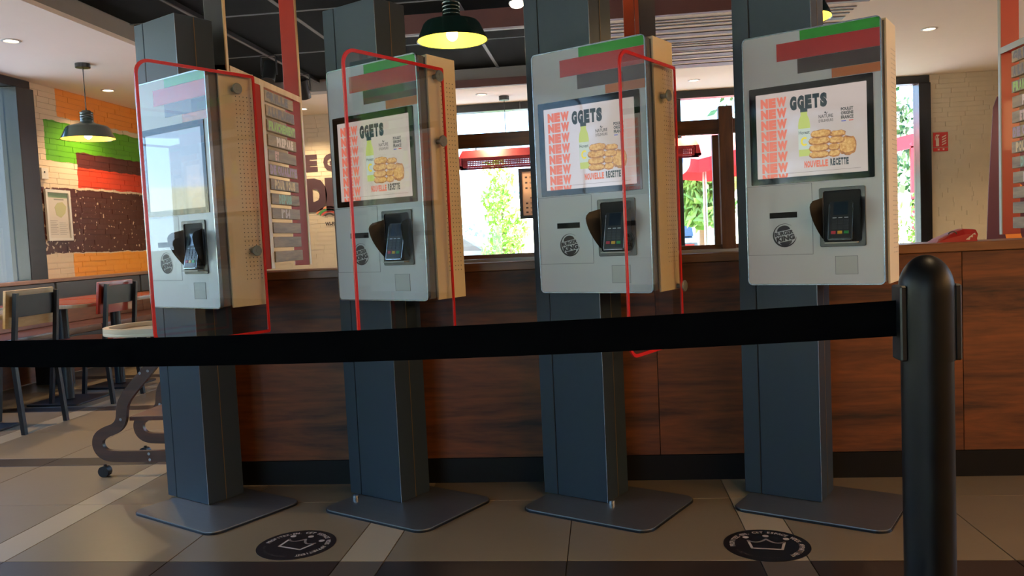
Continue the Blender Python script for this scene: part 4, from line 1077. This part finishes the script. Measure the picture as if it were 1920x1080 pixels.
        for wx in (-1.35, 1.3):
            for wy in (-.80, .80):
                w_ = B().cyl((wx, wy-.09, .31), (wx, wy+.09, .31), .31, 24).obj('wheel', M_black, c, smooth=True)
                B().cyl((wx, wy-.095, .31), (wx, wy+.095, .31), .18, 12).obj('hub', M_silver, w_)
        for wy in (-.6, .6):
            B().box(2.06, 2.12, wy-.16, wy+.16, .6, .72).obj('headlight', mat('lamp_glass', '#d0d8dc', rough=.1), c)
            B().box(-2.13, -2.08, wy-.14, wy+.14, .72, .88).obj('tail_light', mat('tail_red', '#8a1818', rough=.2), c)
        return c
    car(1.55, 19.5, R(80), '#5a6672', 'grey parked car outside, seen right of the third kiosk')
    car(-3.5, 17.6, R(5), '#7d8c94', 'pale parked car outside, low beside the second kiosk')
    # parasol
    pz = empty('red_parasol', (1.55, 12.4, -.16), 0, 'red and orange parasol outside behind the timber post', 'parasol')
    B().cyl((0, 0, 0), (0, 0, 2.75), .03, 12).obj('pole', M_silver, pz)
    n = 8; top = (0, 0, 2.75)
    rim = [(1.35*math.cos(R(45*i+12)), 1.35*math.sin(R(45*i+12)), 2.22) for i in range(n)]
    ra = mat('parasol_red', '#b51c28', rough=.7); ro = mat('parasol_orange', '#d8502c', rough=.7)
    for i in range(n):
        a, c = rim[i], rim[(i+1) % n]; md_ = ((a[0]+c[0])*.46, (a[1]+c[1])*.46, 2.13)
        B().add([top, a, md_, c], [(0, 1, 2, 3)]).add([a, (a[0], a[1], 2.02), (md_[0], md_[1], 1.95), md_], [(0, 1, 2, 3)]).add([md_, (md_[0], md_[1], 1.95), (c[0], c[1], 2.02), c], [(0, 1, 2, 3)]).obj('canopy_panel', ra if i % 2 else ro, pz)
    B().cyl((-.55, -1.22, 2.12), (-.55, -1.24, 2.12), .22, 24).obj('round_emblem', mat('emblem_white', '#e8e4dc'), pz)
    B().cyl((-.55, -1.23, 2.12), (-.55, -1.26, 2.12), .12, 24).obj('emblem_core', mat('emblem_blue', '#5878b8'), pz)
    tree(1.9, 15.5, 3.2, .9, leafm, 'green tree outside behind the red parasol', 23)
    # things behind the right-hand window pane
    hd = empty('clipped_hedge', (3.9, 11.0, -.16), 0, 'leafy green hedge outside the right window', 'hedge')
    foliage([((-.45, 0, .5), (.5, .35, .6)), ((-.45, 0, 1.1), (.45, .35, .55)), ((.45, 0, .6), (.5, .35, .7)), ((.45, 0, 1.2), (.45, .35, .5))], 3000, .055, leafm, hd, seed=14)
    tp = empty('white_totem', (3.72, 12.6, -.16), 0, 'white totem with a green band outside the right window', 'totem')
    B().box(-.16, .16, 0, .2, 0, 2.65).obj('body', mat('totem_white', '#d8d8dc', rough=.5), tp, bevel=.01)
    B().box(-.165, .165, -.01, .21, 1.72, 1.95).obj('green_band', mat('totem_green', '#2f9a3c', rough=.5), tp)
    rd = empty('red_canopy', (5.1, 15.5, -.16), 0, 'red canopy frame outside the right window', 'canopy')
    B().prism([(-.75, 2.2), (1.8, 2.75), (1.8, 3.0), (-.75, 2.45)], 'y', 0, 1.2).obj('roof', mat('canopy_red', '#b01c28', rough=.5), rd)
    for x in (-.6, -.25, .5): B().box(x, x+.06, 0, .06, 0, 2.4+.2*x).obj('post', mat('canopy_red', '#b01c28'), rd)
    B().prism([(-.6, 1.2), (.9, 1.5), (.9, 1.62), (-.6, 1.35)], 'y', .0, .05).obj('rail', mat('totem_white', '#d8d8dc'), rd)
    tree(6.2, 22, 6.5, 3.0, leafd, 'tall dark tree outside the right window', 31)
    tree(6.6, 31, 6.0, 2.4, leafm, 'leafy tree on the slope outside the right window', 37)
    # left: annex wall in shade seen through the left window
    aw = empty('annex_wall', (-7.2, 8.6, -.16), 0, 'grey-blue annex wall outside the left window', 'wall')
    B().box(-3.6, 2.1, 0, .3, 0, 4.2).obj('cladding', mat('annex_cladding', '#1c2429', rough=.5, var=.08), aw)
    for x in (-2.4, -1.2, 0, 1.2): B().box(x, x+.03, -.01, 0, 0, 4.2).obj('joint', mat('annex_joint', '#12181c'), aw)
    for i, (x, y, s) in enumerate(((-11, -5.5, 2.4), (-13, -1.0, 2.2), (-9.5, -9.8, 2.2), (-3.5, -12.5, 2.2))):
        tree(x, y, 4.6, s, leafm if i % 2 else leafd, ('broad tree outside the left window, out of view', 'second broad tree outside the left window, out of view', 'broad tree outside the front corner, out of view', 'broad tree outside the front window, out of view')[i], 50+i)
    hs = empty('hillside_house', (-62, 12, 4.6), R(10), 'cream house with red tiled roof on the hill, seen only in reflections', 'house')
    B().box(-3, 3, -5, 5, 0, 2.6).obj('walls', mat('house_cream', '#cfc2a6', rough=.8), hs)
    B().prism([(-5.6, 2.6), (5.6, 2.6), (0, 4.4)], 'x', -3.4, 3.4).obj('roof', mat('roof_tile', '#a8583a', rough=.8), hs)
    for y in (-3, 0, 3): B().box(3.0, 3.05, y-.5, y+.5, .9, 2.0).obj('window', mat('house_glass', '#28323a', rough=.2), hs)
outside()
